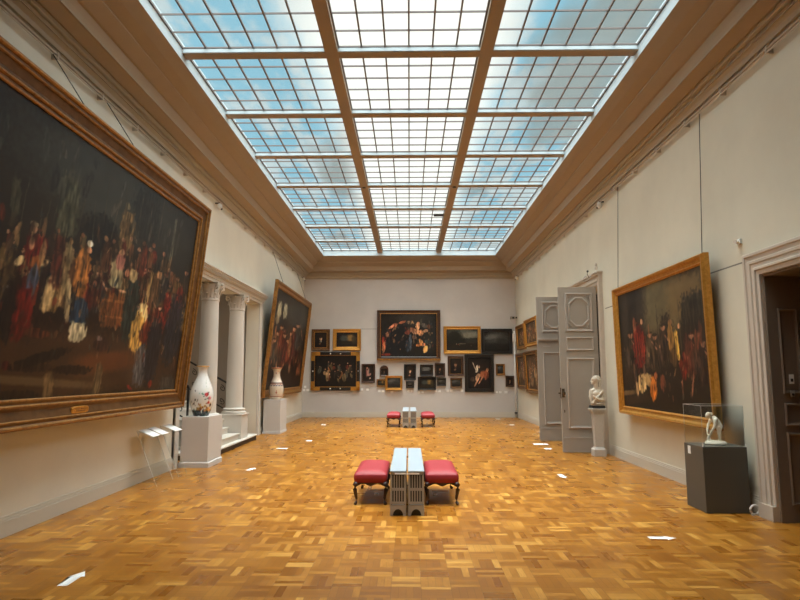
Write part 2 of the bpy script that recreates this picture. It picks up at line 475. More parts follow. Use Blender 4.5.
# ------------------------------------------------------------------ skylight
sk = sroot('window_1', (0, 9.4, ZG))
def skp(name, bm, m, **k): return part_world(sk, name, bm, m, **k)
BY = [8.235+2.09*k for k in range(0, 7)]
LBX = 1.14
ZB = 6.40
for y in BY: skp('cross_beam', box(BM(), -SX, SX, y, y+.165, ZB, ZG), M['beam'])
for x in (-LBX, LBX): skp('long_beam', box(BM(), x-.095, x+.095, SY0, SY1, ZB-.012, ZG), M['beam'])
for y in BY:      # added strips: sky light on the beam sides painted in pale blue
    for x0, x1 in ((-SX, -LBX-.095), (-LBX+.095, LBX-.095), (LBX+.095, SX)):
        skp('sky_lit_strip', box(BM(), x0+.001, x1-.001, y-.014, y-.0005, ZB+.012, ZG-.034), M['curb'])
ys = [SY0]+[v for y in BY for v in (y, y+.165)]+[SY1]
spans = [(ys[i], ys[i+1]) for i in range(0, len(ys), 2)]
xs = [(-SX, -LBX-.095), (-LBX+.095, LBX-.095), (LBX+.095, SX)]
for y0, y1 in spans:
    for x0, x1 in xs:
        bm = BM(); ny = max(2, round((y1-y0)/.40))
        for i in range(7):
            x = x0+(x1-x0)*i/6; wd = .0115 if 0 < i < 6 else .02
            box(bm, max(x0, x-wd), min(x1, x+wd), y0, y1, ZG-.032, ZG)
        for j in range(ny+1):
            y = y0+(y1-y0)*j/ny; wd = .0065 if 0 < j < ny else .018
            box(bm, x0, x1, max(y0, y-wd), min(y1, y+wd), ZG-.026, ZG-.002)
        skp('glazing_bars', bm, M['bar'])
        skp('glass_panes', box(BM(), x0, x1, y0, y1, ZG, ZG+.008), M['sky_glass'])
# dark flap resting on one pane and the little sockets in the long beams
skp('vent_flap', box(BM(), .74, 1.03, 17.35, 17.62, ZG-.06, ZG-.046), M['black'])
for x in (-LBX, LBX):
    skp('socket', lathe(BM(), [(.045, ZB-.03), (.045, ZB-.012)], 12, (x, BY[3]+.08)), M['black'])

# ------------------------------------------------------------------ skirtings and rails
def skirt(name, pts, h, m):
    """pts: ((x0,y0),(x1,y1)) runs with the room on the left-hand side given by normal n"""
    bm = BM()
    for (x0, y0, x1, y1) in pts:
        for d, a, b in ((.030, 0, h-.05), (.022, h-.05, h-.025), (.013, h-.025, h)):
            if abs(x1-x0) < 1e-6:
                s = -1 if x0 > 0 else 1
                box(bm, min(x0, x0+s*d), max(x0, x0+s*d), y0, y1, a, b)
            else:
                s = -1 if y0 > 0 else 1
                box(bm, x0, x1, min(y0, y0+s*d), max(y0, y0+s*d), a, b)
    return struct(name, bm, m)
skirt('baseboard_left', [(-XW, YF, -XW, PORT0-.2), (-XW, PORT1+.24, -XW, YB)], .21, M['skirting'])
skirt('baseboard_right', [(XW, YF, XW, ND0-.36), (XW, ND1+.36, XW, DD0-.37), (XW, DD1+.37, XW, YB)], .215, M['skirting'])
skirt('baseboard_back', [(-XW+.03, YB, XW-.03, YB)], .21, M['skirting'])

for i, sx in enumerate((-1, 1)):
    bm = BM()
    for dx, z, r in ((.07, 5.50, .012), (.07, 5.455, .010)):
        tube(bm, [(sx*(XW-dx), YF+.1, z), (sx*(XW-dx), YB-.1, z)], r, 6)
    y = YF+.6
    while y < YB:
        box(bm, sx*XW-(.085 if sx > 0 else 0), sx*XW+(.085 if sx < 0 else 0), y-.012, y+.012, 5.435, 5.53); y += 1.05
    struct('trim_%d' % (1+i), bm, M['trim'])

# ------------------------------------------------------------------ portico on the left
bm = BM()   # entablature over the columns
for d, a, b in ((.05, PORTZ, PORTZ+.07), (.075, PORTZ+.07, PORTZ+.14), (.10, PORTZ+.14, PORTZ+.17), (.12, PORTZ+.17, PORTZ+.20), (.17, PORTZ+.20, PORTZ+.235), (.20, PORTZ+.235, PORTZ+.26)):
    box(bm, -XW-.02, -XW+d, PORT0-.22-d, PORT1+.22+d*.4, a, b)
y = PORT0-.3
while y < PORT1+.25:      # dentils
    box(bm, -XW+.11, -XW+.155, y, y+.035, PORTZ+.155, PORTZ+.197); y += .07
struct('trim_3', bm, M['column'])
bm = BM()   # pilaster strips at the two jambs
for y0, y1 in ((PORT0-.22, PORT0), (PORT1, PORT1+.22)):
    box(bm, -XW, -XW+.035, y0, y1, 0, PORTZ); box(bm, -XW, -XW+.055, y0+.05 if y0 > 14 else y0, y1 if y0 > 14 else y1-.05, 0, PORTZ)
struct('trim_4', bm, M['column'])

def capital(R0, z0, z1):
    """bell, two tiers of leaves, corner volutes and abacus"""
    bm = BM(); H = z1-z0
    lathe(bm, [(R0*1.0, z0), (R0*1.08, z0+.015), (R0*1.0, z0+.03), (R0*1.0, z0+H*.4), (R0*1.12, z0+H*.7), (R0*1.3, z0+H*.86)], 28)
    for tier, (n, zb, hh, lean, off) in enumerate(((8, z0+.02, H*.42, .06, 0), (8, z0+.04, H*.62, .085, .5))):
        for i in range(n):
            a = 2*math.pi*(i+off)/n; loops = []
            for s in range(7):
                f = s/6; wd = R0*.36*(1-.25*f)*(1.0 if f < .85 else .6)
                r = R0*1.02+lean*f**2.2; z = zb+hh*f-(.05*max(0, f-.8)/.2 if f > .8 else 0)
                r += .02*max(0, f-.8)/.2
                th = .016*(1-.4*f)
                t = Vector((-math.sin(a), math.cos(a), 0)); o = Vector((math.cos(a), math.sin(a), 0))
                c = o*r+Vector((0, 0, z))
                loops.append([c-t*wd/2, c+o*th*.8, c+t*wd/2, c-o*th*.6])
            loft(bm, loops)
    for i in range(4):      # volutes
        a = math.pi/4+i*math.pi/2; o = Vector((math.cos(a), math.sin(a), 0)); pts, rad = [], []
        for s in range(19):
            f = s/18; an = math.pi*.9-f*3.4*math.pi; rr = .062*(1-f*.78)
            pts.append(o*(R0*1.32+.035+math.cos(an)*rr)+Vector((0, 0, z1-.10+math.sin(an)*rr))); rad.append(.020*(1-.35*f))
        pts.insert(0, o*R0*1.02+Vector((0, 0, z0+H*.42))); rad.insert(0, .012)
        tube(bm, pts, .018, 6, rad)
    ab = []
    for i in range(4):      # concave abacus
        a0 = math.pi/4+i*math.pi/2; a1 = a0+math.pi/2
        p0 = Vector((math.cos(a0), math.sin(a0)))*R0*1.78; p1 = Vector((math.cos(a1), math.sin(a1)))*R0*1.78
        for s in range(6):
            f = s/6; p = p0.lerp(p1, f); ab.append(p*(1-.16*math.sin(f*math.pi)))
    loft(bm, [[(p.x*q, p.y*q, z) for p in ab] for q, z in ((.93, z1-.055), (.96, z1-.03), (1, z1-.02), (1, z1))])
    for i in range(4):
        a = i*math.pi/2
        bmesh.ops.create_icosphere(bm, subdivisions=2, radius=.035, matrix=Matrix.Translation((math.cos(a)*R0*1.42, math.sin(a)*R0*1.42, z1-.035)))
    return bm

def column(y, label):
    zt = PORTZ; t = thing('column', label, 'column', (-4.36, y, STEP))
    obj('plinth', box(BM(), -.28, .28, -.28, .28, 0, .60-.03), M['column'], t, bevel=.006)
    obj('plinth_cap', box(BM(), -.30, .30, -.30, .30, .57, .60), M['column'], t, bevel=.008)
    zb = .60
    obj('base', lathe(BM(), [(.295, zb), (.30, zb+.02), (.295, zb+.05), (.265, zb+.062), (.25, zb+.075), (.255, zb+.09), (.27, zb+.10), (.275, zb+.115), (.26, zb+.13), (.216, zb+.14)], 40), M['column'], t, angle=35)
    prof = [(.212, zb+.14), (.206, zb+.16)]
    for i in range(13):
        f = i/12; prof.append((.206-.026*f**1.6, zb+.2+(zt-STEP-.40-zb-.2)*f))
    prof += [(.192, zt-STEP-.395), (.196, zt-STEP-.375), (.186, zt-STEP-.36)]
    obj('shaft', lathe(BM(), prof, 40), M['column'], t, angle=35)
    obj('capital', capital(.18, zt-STEP-.37, zt-STEP), M['column'], t, angle=40)
    return t
STEP = .13
column(12.88, 'near white column with leafy capital, rising behind the flowered vase')
column(14.93, 'far white column with leafy capital, its tall square plinth clear of the vase')

st = thing('stone_staircase', 'pale stone steps rising between the two white columns', 'stairs', (-4.5, 13.98, 0))
def tread(x, y0, y1, h, back):
    # rounded corner slab with a nosing
    bm = BM(); rr = .16; pts = []
    for cy, s in ((y0+rr, -1), (y1-rr, 1)):
        for i in range(7):
            a = (math.pi/2)*(i/6 if s > 0 else 1-i/6)
            pts.append((x-rr+rr*math.cos(a), cy+s*rr*math.sin(a)))
    pts = [(back, y0)]+pts+[(back, y1)]
    return pts
RISE, RUN, NST = .15, .27, 11
for i in range(NST):
    x = -4.03 if i == 0 else -4.13-RUN*(i-1); h = STEP+RISE*i
    y0, y1 = (12.0, 16.05) if i == 0 else (13.22, 14.60) if x > -4.68 else (12.55, 15.30)
    back = -8.9
    pts = tread(x, y0, y1, h, back) if i == 0 else [(back, y0), (x, y0), (x, y1), (back, y1)]
    sr = part_world(st, 'step', loft(BM(), [[(px, py, z) for px, py in pts] for z in (0 if i == 0 else h-RISE, h-.035)]), M['step_shade'] if i == 0 else M['stone'])
    q = [(px+(.03 if px > -6 else 0), py) for px, py in pts]
    part_world(st, 'tread', loft(BM(), [[(px, py, z) for px, py in (pts if z < h-.03 else q)] for z in (h-.035, h-.025, h)]), M['stone'])

def railing(y, x0, x1, z0, z1, label):
    t = thing('iron_railing', label, 'railing', (x0, y, z0))
    L = x1-x0; dz = z1-z0; hh = .76
    W = lambda x, h: (x, 0, dz*x/L+h)
    obj('handrail', tube(BM(), [W(0, hh), W(L*.5, hh), W(L, hh), W(L*1.06, hh-.05), W(L*1.08, hh-.10)], .024, 8), M['iron'], t)
    obj('bottom_rail', tube(BM(), [W(0, .08), W(L, .08)], .016, 6), M['iron'], t)
    n = 7
    for i in range(n+1): obj('baluster', tube(BM(), [W(L*i/n, 0), W(L*i/n, hh)], .014 if 0 < i < n else .024, 6), M['iron'], t)
    for i in range(n):
        cx = L*(i+.5)/n
        for sg in (-1, 1):
            pts = []
            for k in range(15):
                a = k/14*2.6*math.pi; r = .012+.07*k/14
                pts.append(W(cx+r*math.cos(a), .40+sg*.16+sg*r*math.sin(a)))
            obj('scroll', tube(BM(), pts, .011, 5), M['iron'], t)
    return t
railing(15.34, -4.62, -7.2, .68, 2.10, 'black scrolled iron stair railing seen between the two columns')
railing(12.50, -4.62, -7.2, .68, 2.10, 'black scrolled iron stair railing on the near side of the steps')

# ------------------------------------------------------------------ near doorway on the right
def casing(name, y0, y1, h, prof, m, base=None):
    bm = BM(); rings = []
    for u, d in prof:
        rings.append([bm.verts.new(p) for p in ((XW-d, y1+u, 0), (XW-d, y1+u, h+u), (XW-d, y0-u, h+u), (XW-d, y0-u, 0))])
    for a, b in zip(rings, rings[1:]):
        for i in range(3): bm.faces.new((a[i], a[i+1], b[i+1], b[i]))
    for e in (0, 3): bm.faces.new([r[e] for r in rings])
    if base:
        for ya, yb in ((y1, y1+base[0]), (y0-base[0], y0)): box(bm, XW-base[1], XW, ya-.001, yb, 0, base[2])
    return struct(name, bm, m)
casing('trim_5', ND0, ND1, NDZ, [(0, 0), (0, .035), (.05, .04), (.06, .06), (.085, .06), (.095, .045), (.14, .045), (.15, .06), (.18, .062), (.19, .05), (.235, .055), (.245, .07), (.275, .072), (.285, .06), (.285, 0)], M['trim'], (.29, .08, .17))
# panelled lining of the doorway
def panel_field(bm, x0, x1, z0, z1, y, d=.012, w=.03):
    """raised moulding round a sunk field, facing -y"""
    frame_ring(bm, x1-x0, z1-z0, [(0, 0), (0, d), (w*.35, d*1.5), (w*.6, d*.6), (w, d*.3), (w, 0)], z0, (x0+x1)/2, y)
dl = sroot('door_3', (XW+.22, ND1, 0))
part_world(dl, 'jamb_panel', box(BM(), XW+.002, XW+.47, ND1-.03, ND1-.002, 0, NDZ-.002), M['door_dark'])
for z0, z1 in ((.20, 1.02), (1.10, 1.36), (1.47, 2.48)):
    bm = BM(); panel_field(bm, XW+.13, XW+.36, z0, z1, ND1-.03, .014, .04); part_world(dl, 'panel_moulding', bm, M['door_dark'])
part_world(dl, 'head_lining', box(BM(), XW+.002, XW+.45, ND0+.002, ND1-.03, NDZ-.03, NDZ-.002), M['door_dark'])
part_world(dl, 'jamb_lining', box(BM(), XW+.002, XW+.45, ND0+.002, ND0+.03, 0, NDZ-.03), M['door_dark'])
lf = part_world(dl, 'door_leaf', box(BM(), XW+.50, XW+1.25, ND1-.10, ND1-.055, .01, NDZ-.05), M['door_dark'])
for i, (z, w, h, lab) in enumerate(((1.64, .055, .11, 'white push-button switch plate on the dark panelled door jamb, upper of two'), (1.47, .05, .075, 'small grey switch plate on the dark panelled door jamb, lower of two'))):
    sw = thing('switch_plate', lab, 'switch', (XW+.225, ND1-.045, z))
    obj('plate', box(BM(), -w/2, w/2, -.008, .0, -h/2, h/2), M['white_plastic'] if i == 0 else M['cab'], sw, bevel=.002)
    obj('button', box(BM(), -w*.25, w*.25, -.014, -.008, -h*.28, h*.05), M['cab_dark'], sw)
ds = thing('door_stop', 'white looped door stop on the floor at the foot of the doorway frame', 'door stop', (4.185, 7.545, 0))
obj('loop', tube(BM(), [(.052*math.cos(a), 0, .066+.052*math.sin(a)) for a in [math.pi*(-.35+1.6*i/18) for i in range(19)]], .014, 8), M['white_plastic'], ds, smooth=True)
obj('foot', box(BM(), -.04, .05, -.02, .02, 0, .02), M['white_plastic'], ds)

# ------------------------------------------------------------------ tall double door on the right
casing('trim_6', DD0, DD1, DDZ, [(0, 0), (0, .04), (.06, .045), (.075, .07), (.11, .07), (.125, .05), (.17, .055), (.19, .075), (.24, .08), (.24, 0)], M['trim'], (.25, .09, .30))
bm = BM()
box(bm, XW-.12, XW, DD0-.28, DD1+.28, DDZ+.235, DDZ+.275); box(bm, XW-.10, XW, DD0-.26, DD1+.26, DDZ+.20, DDZ+.235)
struct('trim_7', bm, M['trim'])
def leaf(name, y, top, ledge):
    x0, x1 = 3.335, 4.185; w = x1-x0; d = sroot(name, ((x0+x1)/2, y+.03, 0))
    part_world(d, 'leaf_panel', box(BM(), x0, x1, y, y+.055, .012, top), M['door'], bevel=.004)
    for face in (0, 1):
        yy = y if face == 0 else y+.055
        def put(nm, bm, m):
            if face: shift(bm, Matrix.Translation((0, 2*(y+.0275), 0)) @ Matrix.Diagonal((1, -1, 1, 1)))
            return part_world(d, nm, bm, m)
        a, b = x0+.14, x1-.10
        bm = BM(); panel_field(bm, a, b, top-1.0 if not ledge else top-.93, top-.13, y, .02, .06); put('top_moulding', bm, M['door_line'])
        cz = top-.56 if not ledge else top-.53; hw, hh, cx = (b-a)/2-.075, .34 if not ledge else .31, (a+b)/2; c = .15
        pts = [(cx-hw, cz-hh+c), (cx-hw+c, cz-hh), (cx+hw-c, cz-hh), (cx+hw, cz-hh+c), (cx+hw, cz+hh-c), (cx+hw-c, cz+hh), (cx-hw+c, cz+hh), (cx-hw, cz+hh-c)]
        put('octagon_moulding', poly_ring(BM(), pts, .055, y, .024), M['door_line'])
        for sx in (-1, 1):
            for sz in (-1, 1):
                ex, ez = cx+sx*(hw+.01), cz+sz*(hh+.01)
                tri = [(ex, ez), (ex-sx*.085, ez), (ex, ez-sz*.085)]
                put('corner_moulding', poly_ring(BM(), tri if sx*sz < 0 else tri[::-1], .018, y, .016), M['door_line'])
        if ledge:
            bm = BM(); box(bm, x0+.02, x1-.02, y-.05, y, top-1.13, top-1.08); box(bm, x0+.03, x1-.03, y-.03, y, top-1.17, top-1.13); put('ledge', bm, M['door_line'])
            bm = BM(); panel_field(bm, a, b, .42, top-1.45, y, .02, .06); put('tall_moulding', bm, M['door_line'])
            bm = BM(); box(bm, x0+.14, x0+.34, y-.008, y, top-1.31, top-1.285); put('slot', bm, M['door_line'])
        else:
            bm = BM(); panel_field(bm, a, b, top-1.42, top-1.12, y, .02, .045); put('middle_moulding', bm, M['door_line'])
            bm = BM(); panel_field(bm, a, b, .52, top-1.58, y, .02, .06); put('tall_moulding', bm, M['door_line'])
        bm = BM(); box(bm, x0+.01, x1-.01, y-.012, y, .012, .31); put('kick_board', bm, M['door'])
        bm = BM(); box(bm, x0+.01, x1-.01, y-.018, y, .31, .335); put('kick_moulding', bm, M['door_line'])
    if not ledge:
        bm = BM(); tube(bm, [(x0+.045, y, 1.28), (x0+.045, y-.05, 1.28)], .014, 8); lathe(bm, [(.001, 1.235), (.028, 1.25), (.034, 1.28), (.028, 1.31), (.001, 1.325)], 12, (x0+.045, y-.06))
        box(bm, x0+.015, x0+.075, y-.008, y, 1.19, 1.38); part_world(d, 'door_handle', bm, M['brass'])
        bm = BM(); box(bm, x0-.012, x0, y+.005, y+.05, 1.17, 1.40); tube(bm, [(x0-.005, y+.027, 1.28), (x0-.055, y+.027, 1.28)], .014, 8); part_world(d, 'lock_plate', bm, M['brass'])
        bm = BM(); box(bm, x0+.05, x0+.07, y-.012, y, .86, .92); part_world(d, 'bolt', bm, M['brass'])
    for z in (.5, 1.9, 3.2): part_world(d, 'hinge', tube(BM(), [(x1+.008, y+.03, z), (x1+.008, y+.03, z+.14)], .012, 8), M['brass'])
    return d
leaf('door_1', 13.285, 3.635, False)
leaf('door_2', 15.60, 3.715, True)
bk = thing('lantern_bracket', 'small curled iron bracket with a black knob above the grey double door', 'bracket', (4.18, 13.20, 3.97))
obj('hook', tube(BM(), [(0, 0, 0), (-.10, 0, -.06), (-.20, 0, -.20), (-.27, 0, -.22), (-.285, 0, -.15), (-.25, 0, -.10), (-.21, 0, -.12)], .011, 6), M['door_line'], bk)
obj('arm', tube(BM(), [(-.16, 0, -.14), (-.20, 0, -.06), (-.19, 0, .0)], .008, 6), M['iron'], bk)
b2 = BM(); bmesh.ops.create_icosphere(b2, subdivisions=2, radius=.025, matrix=Matrix.Translation((-.19, 0, .01))); obj('knob', b2, M['black'], bk, smooth=True)
obj('finial', lathe(BM(), [(.03, .05), (.03, .10), (.014, .12), (.026, .15), (.018, .18), (.001, .20)], 12), M['trim'], bk)

# ================================================================== paintings
# --- generic picture content for the smaller canvases
def pic(kind, seed):
    r = random.Random(seed); S = []
    a = S.append
    fl = [(176, 128, 92), (150, 104, 72), (190, 148, 112)]
    if kind == 'portrait':
        a((.5, .6, .5, .5, 0, 40, 32, 25, .6, 2)); a((.5, .22, .36, .34, 0, 26, 21, 19, .95, 2)); a((.5, .40, .10, .08, 0, *r.choice([(150, 140, 120), (70, 50, 38)]), .8, 2))
        a((.5, .60, .11, .15, 0, *r.choice(fl), .95, 2)); a((.5, .70, .13, .09, 0, 34, 24, 18, .9, 2)); a((.44, .25, .10, .05, 20, 130, 92, 66, .8, 2))
    elif kind == 'nude':
        a((.5, .5, .5, .6, 0, 30, 24, 20, .6, 2)); a((.45, .55, .10, .26, -12, 170, 130, 112, .9, 2)); a((.40, .84, .07, .07, 0, 150, 108, 86, .95, 2)); a((.58, .42, .18, .08, 30, 176, 130, 116, .9, 2)); a((.36, .55, .05, .22, 8, 150, 90, 84, .8, 2)); a((.66, .18, .10, .05, 10, 180, 150, 130, .9, 2)); a((.62, .6, .04, .2, 0, 60, 66, 66, .7, 2))
    elif kind == 'landscape':
        a((.5, .82, .55, .22, 0, 92, 90, 78, .85, 2)); a((.75, .72, .3, .15, 0, 120, 116, 98, .7, 2)); a((.25, .62, .26, .34, 0, 30, 28, 20, .95, 2)); a((.5, .15, .6, .2, 0, 34, 28, 20, .9, 2)); a((.8, .45, .22, .12, 0, 44, 42, 34, .9, 2)); a((.5, .33, .12, .03, 0, 82, 76, 58, .7, 2))
        for i in range(5): a((r.uniform(.3, .8), .24+r.uniform(0, .08), .012, .03, 0, *r.choice([(150, 130, 100), (120, 60, 40), (90, 80, 60)]), .8, 2))
    elif kind == 'dim':
        a((.5, .6, .5, .45, 0, 66, 66, 62, .8, 2)); a((.3, .72, .3, .12, 10, 92, 92, 86, .7, 2)); a((.5, .2, .6, .22, 0, 30, 28, 24, .9, 2)); a((.7, .5, .2, .14, 0, 42, 42, 38, .8, 2))
    elif kind == 'sea':
        a((.45, .68, .4, .2, 0, 96, 96, 92, .85, 3)); a((.42, .48, .36, .05, 0, 130, 128, 120, .6, 3)); a((.5, .2, .6, .25, 0, 28, 26, 24, .9, 2))
    elif kind == 'golden':
        a((.68, .62, .2, .24, 0, 130, 100, 52, .9, 2)); a((.36, .6, .2, .2, 0, 62, 66, 60, .8, 2)); a((.5, .2, .6, .2, 0, 36, 30, 20, .9, 2)); a((.84, .5, .12, .3, 0, 54, 46, 30, .8, 2))
    else:   # figures
        n = 22
        for i in range(n):
            x, y = r.uniform(.1, .9), r.gauss(.42, .14); c = r.choice([(120, 78, 44), (88, 40, 28), (150, 120, 84), (70, 66, 54), (100, 84, 56), (44, 38, 30)])
            a((x, y, r.uniform(.015, .05), r.uniform(.05, .14), r.uniform(-25, 25), *c, .8, 2)); a((x+.005, y+.12, .012, .02, 0, *r.choice(fl), .8, 2))
    return S

PB = 23.885   # canvases hang just clear of the end wall
def wallpic(label, cx, z, w, h, fw, mat, prof, kind, seed, base=(26, 21, 17), group=None, D=.06, slip=None, strokes=None, out=0):
    nx = max(28, min(160, int(w*70))); ny = max(28, min(130, int(h*70)))
    return painting('framed_painting', label, w, h, (cx, PB-out, z), (R(1.2), 0, 0), fw, D, mat, prof, strokes if strokes is not None else pic(kind, seed), base, seed, nx, ny, group, slip, 1.6)
PG = 'framed paintings on the end wall'
CENTRAL = [(.5, .5, .55, .55, 0, 30, 26, 22, .7, 2), (.62, .88, .3, .16, 0, 52, 48, 42, .8, 2), (.86, .55, .14, .4, 0, 34, 33, 30, .8, 2), (.3, .35, .26, .35, 0, 22, 21, 22, .9, 2),
    (.06, .33, .035, .15, 6, 150, 48, 30, .95, 2), (.06, .22, .03, .13, -6, 176, 110, 72, .8, 2), (.10, .05, .09, .03, 0, 110, 40, 26, .8, 2), (.20, .70, .06, .03, 35, 190, 120, 84, .9, 2), (.26, .74, .05, .04, 20, 150, 92, 66, .8, 2), (.12, .52, .03, .06, 0, 150, 100, 72, .8, 2),
    (.38, .80, .07, .03, 15, 150, 84, 54, .85, 2), (.50, .80, .03, .04, 0, 130, 100, 76, .8, 2), (.66, .70, .035, .09, -10, 206, 150, 106, .95, 2), (.67, .78, .02, .03, 0, 196, 130, 92, .9, 2), (.63, .58, .06, .06, 25, 200, 140, 98, .9, 2), (.71, .55, .05, .07, -20, 190, 128, 84, .9, 2), (.80, .60, .05, .035, 10, 176, 128, 92, .85, 2), (.78, .72, .06, .05, -20, 84, 74, 64, .8, 2), (.86, .70, .03, .06, 0, 96, 60, 44, .8, 2),
    (.56, .62, .06, .05, -20, 128, 84, 60, .8, 2), (.48, .56, .05, .05, 10, 120, 60, 44, .8, 2), (.53, .34, .025, .20, 0, 66, 76, 86, .85, 2), (.49, .25, .05, .14, 0, 44, 50, 56, .8, 2), (.72, .34, .03, .08, 20, 210, 140, 80, .95, 2), (.68, .27, .05, .03, 10, 196, 120, 66, .9, 2), (.80, .18, .04, .09, -15, 206, 150, 84, .95, 2), (.77, .28, .03, .04, 0, 190, 120, 80, .9, 2), (.84, .35, .06, .05, 0, 52, 60, 56, .8, 2), (.60, .45, .04, .05, 0, 100, 74, 60, .8, 2)]
RIDER = [(.5, .45, .45, .5, 0, 34, 26, 22, .8, 2), (.28, .72, .018, .15, 22, 190, 170, 146, .95, 2), (.40, .62, .06, .13, -8, 196, 176, 150, .95, 2), (.50, .70, .035, .045, 0, 176, 140, 110, .95, 2), (.66, .46, .13, .12, -25, 150, 84, 52, .95, 2), (.80, .44, .09, .17, 0, 120, 64, 42, .85, 2), (.42, .36, .09, .14, -20, 150, 116, 88, .9, 2), (.38, .20, .03, .18, -28, 196, 140, 104, .95, 2), (.56, .27, .03, .16, -30, 180, 120, 88, .9, 2), (.22, .30, .10, .08, 20, 66, 50, 40, .8, 2), (.85, .60, .05, .06, 0, 176, 120, 84, .8, 2)]
WALL = [
 ('small gold framed dark portrait, upper left corner of the end wall hang', -3.56, 2.63, .74, .86, .13, 'gold_brown', 'std', 'portrait', 1, 'gold'),
 ('gold framed dark picture with one bright figure, second from left in the upper row', -2.51, 2.63, 1.13, .87, .15, 'gold', 'std', 'golden', 2, None),
 ('wide crowded scene in a black frame with gilded corner pieces at lower left', -2.95, 1.05, 1.95, 1.53, .15, 'frame_black', 'flat', 'figures', 3, 'gold_dark'),
 ('dark framed pale nude figure right of the gold-cornered crowd scene', -1.64, 1.36, .54, .74, .065, 'frame_brown', 'std', 'nude', 4, None),
 ('small arched dark picture below the left end of the large central painting', -1.01, 1.61, .34, .44, .05, 'frame_brown', 'std', 'portrait', 6, None),
 ('small plain brown-gold panel half behind a gold framed landscape', -1.12, 1.20, .38, .30, .05, 'gold_dark', 'flat', 'golden', 7, None),
 ('small gold framed dark landscape below the arched picture', -.62, 1.07, .68, .56, .085, 'gold', 'std', 'dim', 8, None),
 ('upright black framed picture of a red-brown figure directly under the central painting', .02, 1.46, .48, .63, .06, 'frame_black', 'std', 'portrait', 9, None),
 ('tiny black framed picture hanging below the upright red-brown figure', .02, 1.15, .32, .27, .06, 'frame_black', 'flat', 'sea', 10, None),
 ('small black framed seascape with a pale sky, above a wider golden landscape', .68, 1.62, .52, .45, .06, 'frame_black', 'std', 'sea', 11, None),
 ('black framed landscape with a golden patch, below the pale-sky seascape', .69, 1.07, .72, .52, .065, 'frame_black', 'std', 'golden', 12, None),
 ('upright brown framed portrait under the right end of the central painting', 1.21, 1.59, .41, .54, .06, 'frame_brown', 'std', 'portrait', 13, None),
 ('tiny dark framed grey picture below the upright brown framed portrait', 1.27, 1.23, .36, .31, .06, 'frame_black', 'std', 'dim', 14, None),
 ('wide gold framed landscape with dark trees, right of the central painting', 2.11, 2.50, 1.49, 1.10, .125, 'gold', 'std', 'landscape', 15, None),
 ('black framed dim landscape, upper right corner of the end wall hang', 3.49, 2.50, 1.23, 1.00, .11, 'frame_black', 'flat', 'dim', 16, None),
 ('brown framed dark still picture below the wide gold framed landscape', 1.84, 1.63, .63, .78, .09, 'frame_brown', 'std', 'portrait', 17, 'gold_dark'),
 ('small grey-brown framed picture below the brown framed dark one', 1.85, 1.15, .46, .39, .06, 'gold_brown', 'std', 'dim', 18, None),
 ('large upright black framed figure with a raised arm at the lower right', 2.77, 1.00, 1.16, 1.48, .13, 'frame_black', 'flat', 'x', 19, 'gold_dark'),
 ('small gold framed dark picture right of the raised-arm figure', 3.61, 1.65, .36, .45, .07, 'gold_dark', 'std', 'dim', 20, None),
 ('small dark framed bust portrait, lowest and farthest right on the end wall', 3.98, 1.20, .34, .43, .06, 'frame_brown', 'std', 'portrait', 21, None),
]
for (lab, cx, z, w, h, fw, mt, pf, kd, sd, sl) in WALL:
    if 'small arched' in lab:
        t = thing('framed_painting', lab, 'painting', (cx, PB, z), (R(1.2), 0, 0), PG)
        def arch(s):
            ww, hh = w-2*s, h-2*s; pts = [(-ww/2, s), (ww/2, s)]
            for i in range(13):
                a = math.pi*i/12; pts.append((ww/2*math.cos(a), s+hh-ww/2+ww/2*math.sin(a)))
            return pts
        bm = BM(); loft(bm, [[(x, -d, zz) for x, zz in arch(s)] for s, d in ((0, 0), (0, .04), (.02, .055), (fw, .03))], cap=False)
        obj('picture_frame', bm, M[mt], t)
        canvas(t, w-2*fw, h-2*fw-.09, fw, -.02, 20, 20, pic(kd, sd), (24, 19, 15), sd)
        bm = BM(); loft(bm, [[(x, -d, zz) for x, zz in arch(fw)] for d in (.0, .018)]); obj('backing_panel', bm, M['frame_brown'], t)
        continue
    t = wallpic(lab, cx, z, w, h, fw, M[mt], pf, kd, sd, group=PG, out=.05 if sd == 8 else 0, slip=M[sl] if sl and sd != 3 else None, strokes=RIDER if kd == 'x' else None, D=.045 if 'half behind' in lab else .06)
    if sd == 3:   # gilded corners and centre studs on the black frame
        for sx in (-1, 1):
            for zz in (0, h):
                bm = BM(); s = 1 if zz == 0 else -1; L = .36
                x0 = sx*w/2
                for a in ((min(x0, x0-sx*L), max(x0, x0-sx*L), min(zz, zz+s*fw*.95), max(zz, zz+s*fw*.95)), (min(x0, x0-sx*fw*.95), max(x0, x0-sx*fw*.95), min(zz, zz+s*L), max(zz, zz+s*L))):
                    box(bm, a[0], a[1], -.068, -.01, a[2], a[3])
                obj('gilded_corner', bm, M['gold'], t)
        for x, zz in ((-.2, fw/2), (.2, fw/2), (-.2, h-fw/2), (.2, h-fw/2), (-w/2+fw/2, h/2), (w/2-fw/2, h/2)):
            bm = BM(); bmesh.ops.create_icosphere(bm, subdivisions=2, radius=.028, matrix=Matrix.Translation((x, -.06, zz))); obj('stud', bm, M['white_plastic'], t)
        obj('inner_moulding', frame_ring(BM(), w-2*fw+.05, h-2*fw+.05, [(0, .02), (0, .055), (.025, .05), (.025, .02)], fw-.025), M['gold'], t)
